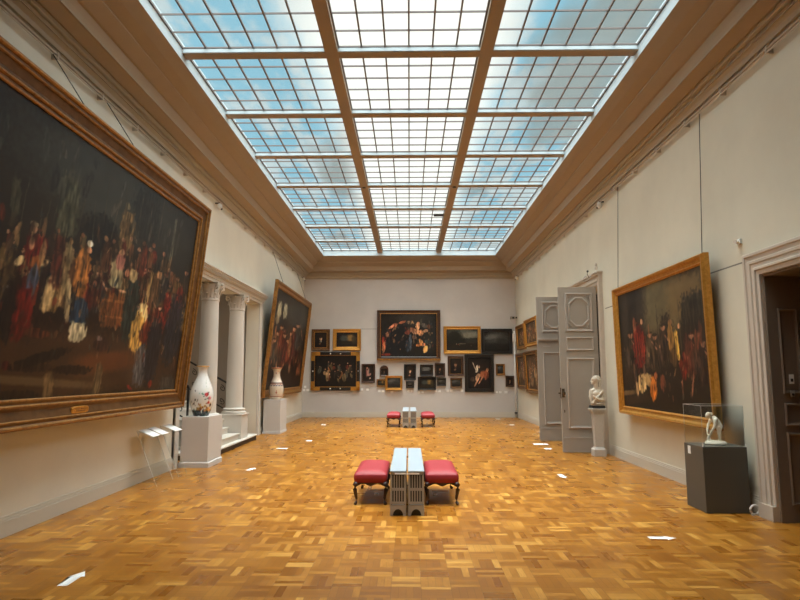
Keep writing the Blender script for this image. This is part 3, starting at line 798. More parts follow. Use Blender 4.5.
STROKES_LONG = [
 (0.351,0.719,0.2614,0.2418,0,44,38,30,0.8,2),
 (0.54,0.883,0.2857,0.183,0,60,62,56,0.8,2),
 (0.814,0.793,0.2068,0.1993,0,52,52,46,0.7,2),
 (0.409,0.291,0.2869,0.2025,0,38,24,15,0.9,2),
 (0.777,0.311,0.3421,0.2968,0,36,24,16,0.8,2),
 (0.39,0.724,0.0324,0.1219,4,78,78,58,0.8,4),
 (0.253,0.668,0.0111,0.0626,12,66,62,46,0.8,4),
 (0.511,0.669,0.0659,0.0879,0,26,26,24,0.8,2),
 (0.688,0.856,0.0682,0.1366,0,30,30,28,0.6,2),
 (0.613,0.734,0.0324,0.0951,0,108,86,54,0.95,3),
 (0.61,0.751,0.0215,0.0388,0,84,66,42,0.9,2),
 (0.599,0.848,0.0106,0.0171,0,96,88,66,0.9,2),
 (0.852,0.795,0.0085,0.1328,0,92,90,74,0.8,4),
 (0.25,0.644,0.0011,0.0749,-2.494602177343655,84,74,56,0.45,4),
 (0.274,0.663,0.0012,0.0768,-2.361815652358203,84,74,56,0.45,4),
 (0.322,0.605,0.0013,0.0807,6.363902460130522,84,74,56,0.45,4),
 (0.336,0.645,0.0013,0.0818,-5.359616557405195,84,74,56,0.45,4),
 (0.358,0.711,0.0014,0.0835,-6.854389618106004,84,74,56,0.45,4),
 (0.415,0.651,0.0015,0.0882,7.359656320855763,84,74,56,0.45,4),
 (0.436,0.747,0.0016,0.0897,-4.563601024811146,84,74,56,0.45,4),
 (0.479,0.698,0.0017,0.0932,8.511560591792332,84,74,56,0.45,4),
 (0.512,0.808,0.0018,0.0955,2.5404452092771166,84,74,56,0.45,4),
 (0.557,0.774,0.002,0.0992,-7.733035818221173,84,74,56,0.45,4),
 (0.588,0.855,0.0021,0.1014,10.430120733597793,84,74,56,0.45,4),
 (0.657,0.824,0.0023,0.107,-4.794102250240208,84,74,56,0.45,4),
 (0.713,0.851,0.0025,0.1113,9.175613757090957,84,74,56,0.45,4),
 (0.767,0.892,0.0027,0.1154,-2.065294964838433,84,74,56,0.45,4),
 (0.566,0.544,0.0103,0.0328,0,70,40,26,0.75,3),
 (0.558,0.594,0.0067,0.01,0,150,104,76,0.85,2),
 (0.266,0.466,0.0074,0.0335,0,110,70,44,0.75,3),
 (0.261,0.504,0.0038,0.0076,0,168,124,92,0.85,2),
 (0.41,0.399,0.0065,0.0456,0,70,40,26,0.75,3),
 (0.404,0.443,0.0051,0.0088,0,168,124,92,0.85,2),
 (0.587,0.583,0.0127,0.0431,0,110,70,44,0.75,3),
 (0.579,0.634,0.0069,0.0101,0,168,124,92,0.85,2),
 (0.55,0.439,0.0158,0.0455,0,88,40,24,0.75,3),
 (0.543,0.489,0.0065,0.0099,0,120,80,56,0.85,2),
 (0.716,0.535,0.0115,0.0589,0,70,40,26,0.75,3),
 (0.706,0.591,0.0084,0.0112,0,120,80,56,0.85,2),
 (0.456,0.594,0.0073,0.0487,0,96,80,50,0.75,3),
 (0.45,0.64,0.0056,0.0091,0,120,80,56,0.85,2),
 (0.7,0.449,0.0137,0.0384,0,88,40,24,0.75,3),
 (0.691,0.505,0.0082,0.0111,0,150,104,76,0.85,2),
 (0.718,0.586,0.0178,0.0551,0,40,30,24,0.75,3),
 (0.708,0.642,0.0084,0.0112,0,120,80,56,0.85,2),
 (0.596,0.448,0.0097,0.0373,0,110,70,44,0.75,3),
 (0.588,0.5,0.007,0.0102,0,150,104,76,0.85,2),
 (0.379,0.576,0.009,0.0304,0,88,40,24,0.75,3),
 (0.373,0.619,0.0048,0.0085,0,120,80,56,0.85,2),
 (0.982,0.604,0.0318,0.0501,0,58,44,30,0.75,3),
 (0.969,0.67,0.012,0.0133,0,150,104,76,0.85,2),
 (0.272,0.534,0.0056,0.0344,0,96,80,50,0.75,3),
 (0.267,0.572,0.0039,0.0076,0,150,104,76,0.85,2),
 (0.575,0.521,0.0106,0.0549,0,88,27,19,0.75,3),
 (0.568,0.571,0.0068,0.0101,0,150,104,76,0.85,2),
 (0.773,0.629,0.0198,0.0361,0,58,44,30,0.75,3),
 (0.763,0.687,0.0092,0.0116,0,150,104,76,0.85,2),
 (0.341,0.493,0.0067,0.0313,0,88,40,24,0.75,3),
 (0.336,0.534,0.0045,0.0082,0,168,124,92,0.85,2),
 (0.857,0.507,0.015,0.0324,0,58,44,30,0.75,3),
 (0.846,0.569,0.0102,0.0123,0,120,80,56,0.85,2),
 (0.337,0.528,0.008,0.0268,0,70,40,26,0.75,3),
 (0.331,0.568,0.0044,0.0082,0,120,80,56,0.85,2),
 (0.262,0.389,0.0051,0.0317,0,88,27,19,0.75,3),
 (0.258,0.427,0.0038,0.0076,0,168,124,92,0.85,2),
 (0.622,0.476,0.0091,0.0382,0,96,80,50,0.75,3),
 (0.614,0.528,0.0073,0.0105,0,120,80,56,0.85,2),
 (0.336,0.41,0.0074,0.0363,0,70,40,26,0.75,3),
 (0.331,0.451,0.0044,0.0082,0,168,124,92,0.85,2),
 (0.38,0.501,0.0104,0.0385,0,70,40,26,0.75,3),
 (0.374,0.543,0.0048,0.0085,0,120,80,56,0.85,2),
 (0.393,0.509,0.0064,0.0462,0,58,44,30,0.75,3),
 (0.387,0.552,0.0049,0.0086,0,168,124,92,0.85,2),
 (0.609,0.641,0.0099,0.0552,0,88,27,19,0.75,3),
 (0.601,0.693,0.0072,0.0103,0,168,124,92,0.85,2),
 (0.821,0.491,0.0207,0.0505,0,96,80,50,0.75,3),
 (0.81,0.551,0.0097,0.012,0,168,124,92,0.85,2),
 (0.431,0.519,0.0063,0.0466,0,40,30,24,0.75,3),
 (0.425,0.564,0.0053,0.0089,0,150,104,76,0.85,2),
 (0.569,0.582,0.0161,0.0482,0,58,44,30,0.75,3),
 (0.561,0.633,0.0067,0.01,0,150,104,76,0.85,2),
 (0.543,0.443,0.0092,0.0423,0,70,40,26,0.75,3),
 (0.536,0.493,0.0064,0.0098,0,168,124,92,0.85,2),
 (0.718,0.571,0.0156,0.0308,0,88,27,19,0.75,3),
 (0.709,0.627,0.0084,0.0112,0,168,124,92,0.85,2),
 (0.564,0.531,0.0105,0.0478,0,40,30,24,0.75,3),
 (0.557,0.581,0.0067,0.01,0,150,104,76,0.85,2),
 (0.416,0.443,0.013,0.0298,0,88,27,19,0.75,3),
 (0.41,0.488,0.0051,0.0088,0,120,80,56,0.85,2),
 (0.757,0.677,0.0167,0.0358,0,88,27,19,0.75,3),
 (0.748,0.735,0.009,0.0115,0,120,80,56,0.85,2),
 (0.432,0.448,0.0138,0.025,0,40,30,24,0.75,3),
 (0.425,0.493,0.0053,0.0089,0,150,104,76,0.85,2),
 (0.887,0.521,0.0207,0.0477,0,110,70,44,0.75,3),
 (0.876,0.584,0.0106,0.0126,0,168,124,92,0.85,2),
 (0.706,0.666,0.0178,0.0581,0,70,40,26,0.75,3),
 (0.697,0.722,0.0083,0.0111,0,120,80,56,0.85,2),
 (0.454,0.444,0.0096,0.0273,0,70,40,26,0.75,3),
 (0.447,0.49,0.0055,0.0091,0,168,124,92,0.85,2),
 (0.298,0.468,0.0064,0.0421,0,110,70,44,0.75,3),
 (0.292,0.507,0.0041,0.0078,0,150,104,76,0.85,2),
 (0.643,0.661,0.0104,0.0301,0,110,70,44,0.75,3),
 (0.635,0.714,0.0076,0.0106,0,168,124,92,0.85,2),
 (0.57,0.524,0.0104,0.0502,0,88,27,19,0.75,3),
 (0.563,0.574,0.0067,0.01,0,120,80,56,0.85,2),
 (0.329,0.53,0.0092,0.0364,0,40,30,24,0.75,3),
 (0.324,0.571,0.0044,0.0081,0,168,124,92,0.85,2),
 (0.866,0.586,0.0244,0.0518,0,58,44,30,0.75,3),
 (0.855,0.648,0.0103,0.0124,0,168,124,92,0.85,2),
 (0.737,0.54,0.0154,0.037,0,58,44,30,0.75,3),
 (0.727,0.597,0.0087,0.0113,0,168,124,92,0.85,2),
 (0.413,0.463,0.0094,0.0377,0,70,40,26,0.75,3),
 (0.407,0.507,0.0051,0.0088,0,168,124,92,0.85,2),
 (0.742,0.65,0.013,0.0551,0,110,70,44,0.75,3),
 (0.732,0.707,0.0088,0.0113,0,168,124,92,0.85,2),
 (0.572,0.619,0.0146,0.0518,0,58,44,30,0.75,3),
 (0.564,0.669,0.0068,0.01,0,120,80,56,0.85,2),
 (0.606,0.577,0.0179,0.0442,0,110,70,44,0.75,3),
 (0.598,0.629,0.0071,0.0103,0,168,124,92,0.85,2),
 (0.931,0.52,0.0193,0.0635,0,40,30,24,0.75,3),
 (0.919,0.585,0.0112,0.0129,0,150,104,76,0.85,2),
 (0.304,0.454,0.0089,0.0429,0,58,44,30,0.75,3),
 (0.299,0.494,0.0041,0.0079,0,150,104,76,0.85,2),
 (0.724,0.451,0.0123,0.0443,0,88,40,24,0.75,3),
 (0.715,0.508,0.0085,0.0113,0,168,124,92,0.85,2),
 (0.34,0.426,0.0072,0.0429,0,96,80,50,0.75,3),
 (0.334,0.467,0.0044,0.0082,0,120,80,56,0.85,2),
 (0.821,0.657,0.0219,0.0411,0,58,44,30,0.75,3),
 (0.811,0.717,0.0098,0.012,0,150,104,76,0.85,2),
 (0.694,0.549,0.0218,0.0568,0,88,27,19,0.75,3),
 (0.685,0.605,0.0081,0.011,0,120,80,56,0.85,2),
 (0.514,0.42,0.0098,0.0358,0,110,70,44,0.75,3),
 (0.507,0.468,0.0061,0.0096,0,150,104,76,0.85,2),
 (0.357,0.409,0.0101,0.036,0,58,44,30,0.75,3),
 (0.352,0.451,0.0046,0.0083,0,120,80,56,0.85,2),
 (0.431,0.519,0.0075,0.0242,0,88,40,24,0.75,3),
 (0.425,0.564,0.0053,0.0089,0,168,124,92,0.85,2),
 (0.883,0.574,0.0269,0.0593,0,110,70,44,0.75,3),
 (0.872,0.636,0.0106,0.0125,0,120,80,56,0.85,2),
 (0.343,0.402,0.0104,0.0243,0,88,27,19,0.75,3),
 (0.337,0.443,0.0044,0.0082,0,150,104,76,0.85,2),
 (0.254,0.517,0.0053,0.0362,0,88,40,24,0.75,3),
 (0.249,0.554,0.0037,0.0075,0,168,124,92,0.85,2),
 (0.592,0.488,0.011,0.0415,0,88,27,19,0.75,3),
 (0.584,0.539,0.007,0.0102,0,150,104,76,0.85,2),
 (0.687,0.627,0.0106,0.0362,0,110,70,44,0.75,3),
 (0.678,0.682,0.0081,0.0109,0,168,124,92,0.85,2),
 (0.552,0.127,0.4234,0.1425,2,74,48,28,0.85,3),
 (0.239,0.451,0.01,0.0235,2.11972278414086,92,72,46,0.9,3),
 (0.235,0.478,0.008,0.0133,2.11972278414086,92,72,46,0.92,2),
 (0.241,0.454,0.0019,0.0204,2.11972278414086,55,43,27,0.7,3),
 (0.236,0.454,0.0016,0.0188,5.11972278414086,136,109,74,0.6,3),
 (0.233,0.497,0.0029,0.0058,0,118,84,60,0.95,2),
 (0.232,0.502,0.0032,0.0027,0,55,43,27,0.8,2),
 (0.242,0.479,0.0054,0.0022,-35,118,84,60,0.85,2),
 (0.253,0.452,0.0123,0.0283,0.6512456181394324,84,64,37,0.9,3),
 (0.249,0.484,0.0098,0.016,0.6512456181394324,84,64,37,0.92,2),
 (0.256,0.455,0.0023,0.0246,0.6512456181394324,50,38,22,0.7,3),
 (0.249,0.456,0.002,0.0225,3.6512456181394324,125,98,61,0.6,3),
 (0.246,0.507,0.0036,0.007,0,118,84,60,0.95,2),
 (0.246,0.513,0.0039,0.0033,0,50,38,22,0.8,2),
 (0.257,0.485,0.0067,0.0027,-35,118,84,60,0.85,2),
 (0.272,0.471,0.0118,0.0267,5.354585270764314,32,36,39,0.9,3),
 (0.268,0.502,0.0095,0.0151,5.354585270764314,32,36,39,0.92,2),
 (0.275,0.475,0.0022,0.0232,5.354585270764314,19,21,23,0.7,3),
 (0.268,0.475,0.0019,0.0213,8.354585270764314,55,60,64,0.6,3),
 (0.265,0.524,0.0035,0.0066,0,118,84,60,0.95,2),
 (0.264,0.529,0.0038,0.0031,0,19,21,23,0.8,2),
 (0.276,0.503,0.0064,0.0025,-35,118,84,60,0.85,2),
 (0.297,0.456,0.0115,0.0253,-4.668629664263824,49,24,15,0.9,3),
 (0.293,0.484,0.0092,0.0143,-4.668629664263824,49,24,15,0.92,2),
 (0.299,0.459,0.0022,0.022,-4.668629664263824,29,14,8,0.7,3),
 (0.293,0.46,0.0018,0.0202,-1.6686296642638236,102,52,37,0.6,3),
 (0.29,0.505,0.0034,0.0063,0,118,84,60,0.95,2),
 (0.289,0.51,0.0037,0.0029,0,29,14,8,0.8,2),
 (0.3,0.486,0.0062,0.0024,-35,118,84,60,0.85,2),
 (0.311,0.435,0.0138,0.0299,2.2612889156041884,92,72,46,0.9,3),
 (0.306,0.469,0.011,0.0169,2.2612889156041884,92,72,46,0.92,2),
 (0.314,0.439,0.0026,0.026,2.2612889156041884,55,43,27,0.7,3),
 (0.306,0.44,0.0022,0.0238,5.261288915604188,136,109,74,0.6,3),
 (0.303,0.494,0.004,0.0074,0,118,84,60,0.95,2),
 (0.302,0.5,0.0044,0.0035,0,55,43,27,0.8,2),
 (0.316,0.471,0.0075,0.0028,-35,118,84,60,0.85,2),
 (0.333,0.443,0.016,0.034,2.0908320150644535,49,36,23,0.9,3),
 (0.328,0.481,0.0128,0.0191,2.0908320150644535,49,36,23,0.92,2),
 (0.337,0.447,0.003,0.0296,2.0908320150644535,29,21,13,0.7,3),
 (0.328,0.448,0.0026,0.027,5.0908320150644535,78,60,43,0.6,3),
 (0.325,0.509,0.0047,0.0084,0,118,84,60,0.95,2),
 (0.324,0.516,0.0051,0.0039,0,29,21,13,0.8,2),
 (0.339,0.483,0.0087,0.0032,-35,118,84,60,0.85,2),
 (0.35,0.458,0.0124,0.0259,4.936551351239395,84,64,37,0.9,3),
 (0.346,0.488,0.01,0.0146,4.936551351239395,84,64,37,0.92,2),
 (0.353,0.461,0.0024,0.0225,4.936551351239395,50,38,22,0.7,3),
 (0.346,0.462,0.002,0.0206,7.936551351239395,125,98,61,0.6,3),
 (0.343,0.509,0.0036,0.0064,0,118,84,60,0.95,2),
 (0.343,0.514,0.004,0.003,0,50,38,22,0.8,2),
 (0.355,0.489,0.0068,0.0024,-35,118,84,60,0.85,2),
 (0.365,0.461,0.0126,0.0258,4.636796772951328,32,36,39,0.9,3),
 (0.361,0.491,0.0101,0.0145,4.636796772951328,32,36,39,0.92,2),
 (0.368,0.464,0.0024,0.0224,4.636796772951328,19,21,23,0.7,3),
 (0.361,0.465,0.002,0.0205,7.636796772951328,55,60,64,0.6,3),
 (0.358,0.512,0.0037,0.0064,0,118,84,60,0.95,2),
 (0.357,0.517,0.004,0.003,0,19,21,23,0.8,2),
 (0.369,0.492,0.0068,0.0024,-35,118,84,60,0.85,2),
 (0.392,0.484,0.0151,0.0301,-4.330286172913031,40,36,35,0.9,3),
 (0.387,0.518,0.0121,0.017,-4.330286172913031,40,36,35,0.92,2),
 (0.396,0.488,0.0029,0.0262,-4.330286172913031,24,21,21,0.7,3),
 (0.387,0.488,0.0024,0.0239,-1.3302861729130306,66,60,59,0.6,3),
 (0.384,0.543,0.0044,0.0075,0,118,84,60,0.95,2),
 (0.383,0.549,0.0048,0.0035,0,24,21,21,0.8,2),
 (0.397,0.52,0.0082,0.0028,-35,118,84,60,0.85,2),
 (0.407,0.452,0.0181,0.0357,-5.953504521736583,56,20,14,0.9,3),
 (0.401,0.492,0.0145,0.0201,-5.953504521736583,56,20,14,0.92,2),
 (0.411,0.456,0.0034,0.0311,-5.953504521736583,34,12,8,0.7,3),
 (0.401,0.457,0.0029,0.0284,-2.9535045217365834,85,36,28,0.6,3),
 (0.397,0.522,0.0053,0.0088,0,118,84,60,0.95,2),
 (0.396,0.529,0.0057,0.0041,0,34,12,8,0.8,2),
 (0.413,0.494,0.0099,0.0033,-35,118,84,60,0.85,2),
 (0.435,0.485,0.0191,0.0366,-5.900969276504944,84,64,37,0.9,3),
 (0.43,0.527,0.0153,0.0206,-5.900969276504944,84,64,37,0.92,2),
 (0.44,0.49,0.0036,0.0319,-5.900969276504944,50,38,22,0.7,3),
 (0.429,0.491,0.0031,0.0291,-2.900969276504944,125,98,61,0.6,3),
 (0.425,0.557,0.0056,0.0091,0,118,84,60,0.95,2),
 (0.424,0.564,0.0061,0.0042,0,50,38,22,0.8,2),
 (0.442,0.529,0.0104,0.0034,-35,118,84,60,0.85,2),
 (0.45,0.456,0.0146,0.0276,0.8757377114959031,49,24,15,0.9,3),
 (0.446,0.487,0.0117,0.0156,0.8757377114959031,49,24,15,0.92,2),
 (0.454,0.459,0.0028,0.024,0.8757377114959031,29,14,8,0.7,3),
 (0.445,0.46,0.0023,0.022,3.875737711495903,102,52,37,0.6,3),
 (0.442,0.51,0.0043,0.0068,0,118,84,60,0.95,2),
 (0.442,0.515,0.0046,0.0032,0,29,14,8,0.8,2),
 (0.455,0.489,0.0079,0.0026,-35,118,84,60,0.85,2),
 (0.481,0.48,0.0158,0.029,1.6646104542819593,49,36,23,0.9,3),
 (0.477,0.513,0.0126,0.0163,1.6646104542819593,49,36,23,0.92,2),
 (0.485,0.483,0.003,0.0252,1.6646104542819593,29,21,13,0.7,3),
 (0.476,0.484,0.0025,0.0231,4.664610454281959,78,60,43,0.6,3),
 (0.473,0.537,0.0046,0.0072,0,118,84,60,0.95,2),
 (0.472,0.542,0.005,0.0033,0,29,21,13,0.8,2),
 (0.487,0.514,0.0086,0.0027,-35,118,84,60,0.85,2),
 (0.501,0.459,0.017,0.0307,2.635623153298429,56,20,14,0.9,3),
 (0.496,0.494,0.0136,0.0173,2.635623153298429,56,20,14,0.92,2),
 (0.505,0.462,0.0032,0.0267,2.635623153298429,34,12,8,0.7,3),
 (0.495,0.463,0.0027,0.0245,5.635623153298429,85,36,28,0.6,3),
 (0.492,0.519,0.005,0.0076,0,118,84,60,0.95,2),
 (0.491,0.525,0.0054,0.0035,0,34,12,8,0.8,2),
 (0.507,0.495,0.0092,0.0029,-35,118,84,60,0.85,2),
 (0.523,0.484,0.0212,0.0375,-4.208346270458424,92,72,46,0.9,3),
 (0.517,0.526,0.0169,0.0211,-4.208346270458424,92,72,46,0.92,2),
 (0.529,0.488,0.004,0.0326,-4.208346270458424,55,43,27,0.7,3),
 (0.517,0.489,0.0034,0.0298,-1.2083462704584242,136,109,74,0.6,3),
 (0.513,0.557,0.0062,0.0093,0,118,84,60,0.95,2),
 (0.511,0.565,0.0067,0.0043,0,55,43,27,0.8,2),
 (0.531,0.529,0.0116,0.0035,-35,118,84,60,0.85,2),
 (0.563,0.449,0.0249,0.0427,4.423920724284791,49,24,15,0.9,3),
 (0.555,0.498,0.0199,0.024,4.423920724284791,49,24,15,0.92,2),
 (0.569,0.454,0.0047,0.0372,4.423920724284791,29,14,8,0.7,3),
 (0.555,0.456,0.004,0.034,7.423920724284791,102,52,37,0.6,3),
 (0.55,0.533,0.0072,0.0105,0,118,84,60,0.95,2),
 (0.549,0.541,0.0079,0.0049,0,29,14,8,0.8,2),
 (0.572,0.5,0.0136,0.004,-35,118,84,60,0.85,2),
 (0.597,0.447,0.0198,0.0331,-5.483631068230059,56,20,14,0.9,3),
 (0.591,0.485,0.0159,0.0187,-5.483631068230059,56,20,14,0.92,2),
 (0.602,0.451,0.0038,0.0288,-5.483631068230059,34,12,8,0.7,3),
 (0.59,0.452,0.0032,0.0263,-2.483631068230059,85,36,28,0.6,3),
 (0.587,0.512,0.0058,0.0082,0,118,84,60,0.95,2),
 (0.586,0.519,0.0063,0.0038,0,34,12,8,0.8,2),
 (0.604,0.487,0.0108,0.0031,-35,118,84,60,0.85,2),
 (0.625,0.468,0.0242,0.0395,2.2525637525384816,92,72,46,0.9,3),
 (0.618,0.513,0.0193,0.0222,2.2525637525384816,92,72,46,0.92,2),
 (0.631,0.473,0.0046,0.0344,2.2525637525384816,55,43,27,0.7,3),
 (0.617,0.474,0.0039,0.0314,5.252563752538482,136,109,74,0.6,3),
 (0.613,0.546,0.007,0.0098,0,118,84,60,0.95,2),
 (0.611,0.553,0.0077,0.0045,0,55,43,27,0.8,2),
 (0.634,0.516,0.0132,0.0037,-35,118,84,60,0.85,2),
 (0.665,0.514,0.0283,0.0446,-0.5843999496074979,84,64,37,0.9,3),
 (0.657,0.565,0.0226,0.0251,-0.5843999496074979,84,64,37,0.92,2),
 (0.673,0.52,0.0054,0.0389,-0.5843999496074979,50,38,22,0.7,3),
 (0.656,0.521,0.0045,0.0354,2.415600050392502,125,98,61,0.6,3),
 (0.652,0.602,0.0082,0.011,0,118,84,60,0.95,2),
 (0.65,0.61,0.009,0.0051,0,50,38,22,0.8,2),
 (0.676,0.568,0.0155,0.0042,-35,118,84,60,0.85,2),
 (0.697,0.453,0.0268,0.0415,-1.4526691318121694,49,24,15,0.9,3),
 (0.69,0.5,0.0214,0.0233,-1.4526691318121694,49,24,15,0.92,2),
 (0.704,0.458,0.0051,0.0361,-1.4526691318121694,29,14,8,0.7,3),
 (0.689,0.459,0.0043,0.033,1.5473308681878306,102,52,37,0.6,3),
 (0.684,0.534,0.0078,0.0102,0,118,84,60,0.95,2),
 (0.683,0.542,0.0085,0.0048,0,29,14,8,0.8,2),
 (0.707,0.502,0.0147,0.0039,-35,118,84,60,0.85,2),
 (0.731,0.516,0.0239,0.0358,-0.671826368304731,49,36,23,0.9,3),
 (0.724,0.557,0.0191,0.0202,-0.671826368304731,49,36,23,0.92,2),
 (0.737,0.521,0.0045,0.0312,-0.671826368304731,29,21,13,0.7,3),
 (0.723,0.522,0.0038,0.0285,2.328173631695269,78,60,43,0.6,3),
 (0.719,0.586,0.007,0.0089,0,118,84,60,0.95,2),
 (0.718,0.593,0.0076,0.0041,0,29,21,13,0.8,2),
 (0.74,0.56,0.013,0.0034,-35,118,84,60,0.85,2),
 (0.76,0.519,0.03,0.0441,0.21005056358266838,49,24,15,0.9,3),
 (0.752,0.568,0.024,0.0248,0.21005056358266838,49,24,15,0.92,2),
 (0.768,0.524,0.0057,0.0384,0.21005056358266838,29,14,8,0.7,3),
 (0.751,0.525,0.0048,0.035,3.2100505635826684,102,52,37,0.6,3),
 (0.746,0.605,0.0087,0.0109,0,118,84,60,0.95,2),
 (0.745,0.613,0.0095,0.0051,0,29,14,8,0.8,2),
 (0.772,0.572,0.0164,0.0041,-35,118,84,60,0.85,2),
 (0.796,0.499,0.0308,0.0442,-0.03203278666031473,40,36,35,0.9,3),
 (0.787,0.548,0.0246,0.0249,-0.03203278666031473,40,36,35,0.92,2),
 (0.804,0.504,0.0059,0.0385,-0.03203278666031473,24,21,21,0.7,3),
 (0.786,0.505,0.0049,0.0351,2.9679672133396853,66,60,59,0.6,3),
 (0.781,0.585,0.009,0.0109,0,118,84,60,0.95,2),
 (0.78,0.594,0.0097,0.0051,0,24,21,21,0.8,2),
 (0.808,0.552,0.0169,0.0042,-35,118,84,60,0.85,2),
 (0.86,0.521,0.0356,0.0488,1.7742355970400556,40,36,35,0.9,3),
 (0.851,0.576,0.0284,0.0275,1.7742355970400556,40,36,35,0.92,2),
 (0.869,0.527,0.0068,0.0426,1.7742355970400556,24,21,21,0.7,3),
 (0.849,0.528,0.0057,0.0388,4.774235597040056,66,60,59,0.6,3),
 (0.844,0.616,0.0103,0.012,0,118,84,60,0.95,2),
 (0.842,0.626,0.0113,0.0056,0,24,21,21,0.8,2),
 (0.874,0.58,0.0195,0.0046,-35,118,84,60,0.85,2),
 (0.891,0.477,0.0343,0.0463,0.7255641254210445,92,72,46,0.9,3),
 (0.881,0.53,0.0274,0.026,0.7255641254210445,92,72,46,0.92,2),
 (0.899,0.483,0.0065,0.0403,0.7255641254210445,55,43,27,0.7,3),
 (0.88,0.484,0.0055,0.0368,3.7255641254210445,136,109,74,0.6,3),
 (0.875,0.568,0.01,0.0114,0,118,84,60,0.95,2),
 (0.873,0.577,0.0109,0.0053,0,55,43,27,0.8,2),
 (0.904,0.533,0.0188,0.0043,-35,118,84,60,0.85,2),
 (0.934,0.52,0.0386,0.0505,-5.647508288874887,84,64,37,0.9,3),
 (0.924,0.577,0.0308,0.0284,-5.647508288874887,84,64,37,0.92,2),
 (0.944,0.526,0.0073,0.044,-5.647508288874887,50,38,22,0.7,3),
 (0.922,0.527,0.0061,0.0401,-2.647508288874887,125,98,61,0.6,3),
 (0.916,0.618,0.0112,0.0124,0,118,84,60,0.95,2),
 (0.915,0.628,0.0122,0.0058,0,50,38,22,0.8,2),
 (0.949,0.581,0.0212,0.0047,-35,118,84,60,0.85,2),
 (0.265,0.351,0.0121,0.0322,1.278691752104697,70,52,34,0.9,3),
 (0.26,0.387,0.0097,0.0181,1.278691752104697,70,52,34,0.92,2),
 (0.268,0.354,0.0027,0.028,1.278691752104697,42,31,20,0.7,3),
 (0.26,0.356,0.0022,0.0256,4.278691752104697,106,82,57,0.6,3),
 (0.257,0.414,0.0041,0.008,0,150,104,76,0.95,2),
 (0.256,0.42,0.0045,0.0037,0,42,31,20,0.8,2),
 (0.27,0.388,0.0076,0.003,-35,150,104,76,0.85,2),
 (0.272,0.384,0.0121,0.0317,1.3385841263646405,58,52,50,0.9,3),
 (0.268,0.42,0.0097,0.0178,1.3385841263646405,58,52,50,0.92,2),
 (0.276,0.387,0.0026,0.0275,1.3385841263646405,34,31,30,0.7,3),
 (0.268,0.389,0.0022,0.0252,4.3385841263646405,90,82,79,0.6,3),
 (0.264,0.446,0.0041,0.0078,0,130,90,66,0.95,2),
 (0.263,0.452,0.0044,0.0037,0,34,31,30,0.8,2),
 (0.277,0.421,0.0076,0.003,-35,130,90,66,0.85,2),
 (0.314,0.372,0.0128,0.0321,-4.352404746850881,81,28,20,0.9,3),
 (0.309,0.408,0.0102,0.0181,-4.352404746850881,81,28,20,0.92,2),
 (0.318,0.375,0.0028,0.0279,-4.352404746850881,48,16,12,0.7,3),
 (0.309,0.377,0.0024,0.0256,-1.3524047468508806,118,48,37,0.6,3),
 (0.306,0.434,0.0043,0.008,0,130,90,66,0.95,2),
 (0.305,0.441,0.0047,0.0037,0,48,16,12,0.8,2),
 (0.319,0.409,0.008,0.003,-35,130,90,66,0.85,2),
 (0.329,0.364,0.0164,0.0405,-0.5831946603190392,96,44,28,0.9,3),
 (0.323,0.409,0.0131,0.0228,-0.5831946603190392,96,44,28,0.92,2),
 (0.333,0.368,0.0036,0.0353,-0.5831946603190392,57,26,16,0.7,3),
 (0.322,0.37,0.003,0.0322,2.416805339680961,141,71,49,0.6,3),
 (0.318,0.443,0.0055,0.01,0,130,90,66,0.95,2),
 (0.317,0.451,0.006,0.0047,0,57,26,16,0.8,2),
 (0.335,0.411,0.0103,0.0038,-35,130,90,66,0.85,2),
 (0.37,0.35,0.0158,0.0376,1.9582599445104432,132,104,66,0.9,3),
 (0.364,0.392,0.0126,0.0212,1.9582599445104432,132,104,66,0.92,2),
 (0.374,0.353,0.0035,0.0327,1.9582599445104432,79,62,39,0.7,3),
 (0.364,0.356,0.0029,0.0299,4.958259944510443,190,152,101,0.6,3),
 (0.36,0.423,0.0053,0.0093,0,150,104,76,0.95,2),
 (0.359,0.431,0.0058,0.0043,0,79,62,39,0.8,2),
 (0.376,0.393,0.01,0.0035,-35,150,104,76,0.85,2),
 (0.391,0.36,0.018,0.0418,5.078270678084458,120,92,54,0.9,3),
 (0.385,0.407,0.0144,0.0235,5.078270678084458,120,92,54,0.92,2),
 (0.397,0.364,0.0039,0.0364,5.078270678084458,72,55,32,0.7,3),
 (0.385,0.366,0.0033,0.0332,8.078270678084458,174,136,84,0.6,3),
 (0.38,0.441,0.006,0.0103,0,150,104,76,0.95,2),
 (0.379,0.449,0.0066,0.0048,0,72,55,32,0.8,2),
 (0.399,0.408,0.0113,0.0039,-35,150,104,76,0.85,2),
 (0.42,0.389,0.0203,0.0458,-4.053301801072147,132,104,66,0.9,3),
 (0.413,0.441,0.0162,0.0258,-4.053301801072147,132,104,66,0.92,2),
 (0.426,0.394,0.0045,0.0399,-4.053301801072147,79,62,39,0.7,3),
 (0.412,0.397,0.0037,0.0364,-1.0533018010721467,190,152,101,0.6,3),
 (0.407,0.479,0.0068,0.0113,0,150,104,76,0.95,2),
 (0.406,0.488,0.0074,0.0053,0,79,62,39,0.8,2),
 (0.428,0.443,0.0128,0.0043,-35,150,104,76,0.85,2),
 (0.472,0.338,0.0178,0.0384,1.0982784532825924,58,52,50,0.9,3),
 (0.466,0.381,0.0142,0.0216,1.0982784532825924,58,52,50,0.92,2),
 (0.477,0.342,0.0039,0.0334,1.0982784532825924,34,31,30,0.7,3),
 (0.465,0.344,0.0033,0.0305,4.098278453282592,90,82,79,0.6,3),
 (0.461,0.413,0.006,0.0095,0,130,90,66,0.95,2),
 (0.46,0.421,0.0065,0.0044,0,34,31,30,0.8,2),
 (0.479,0.382,0.0112,0.0036,-35,130,90,66,0.85,2),
 (0.497,0.39,0.0213,0.0449,0.4251576721593615,81,28,20,0.9,3),
 (0.489,0.441,0.017,0.0253,0.4251576721593615,81,28,20,0.92,2),
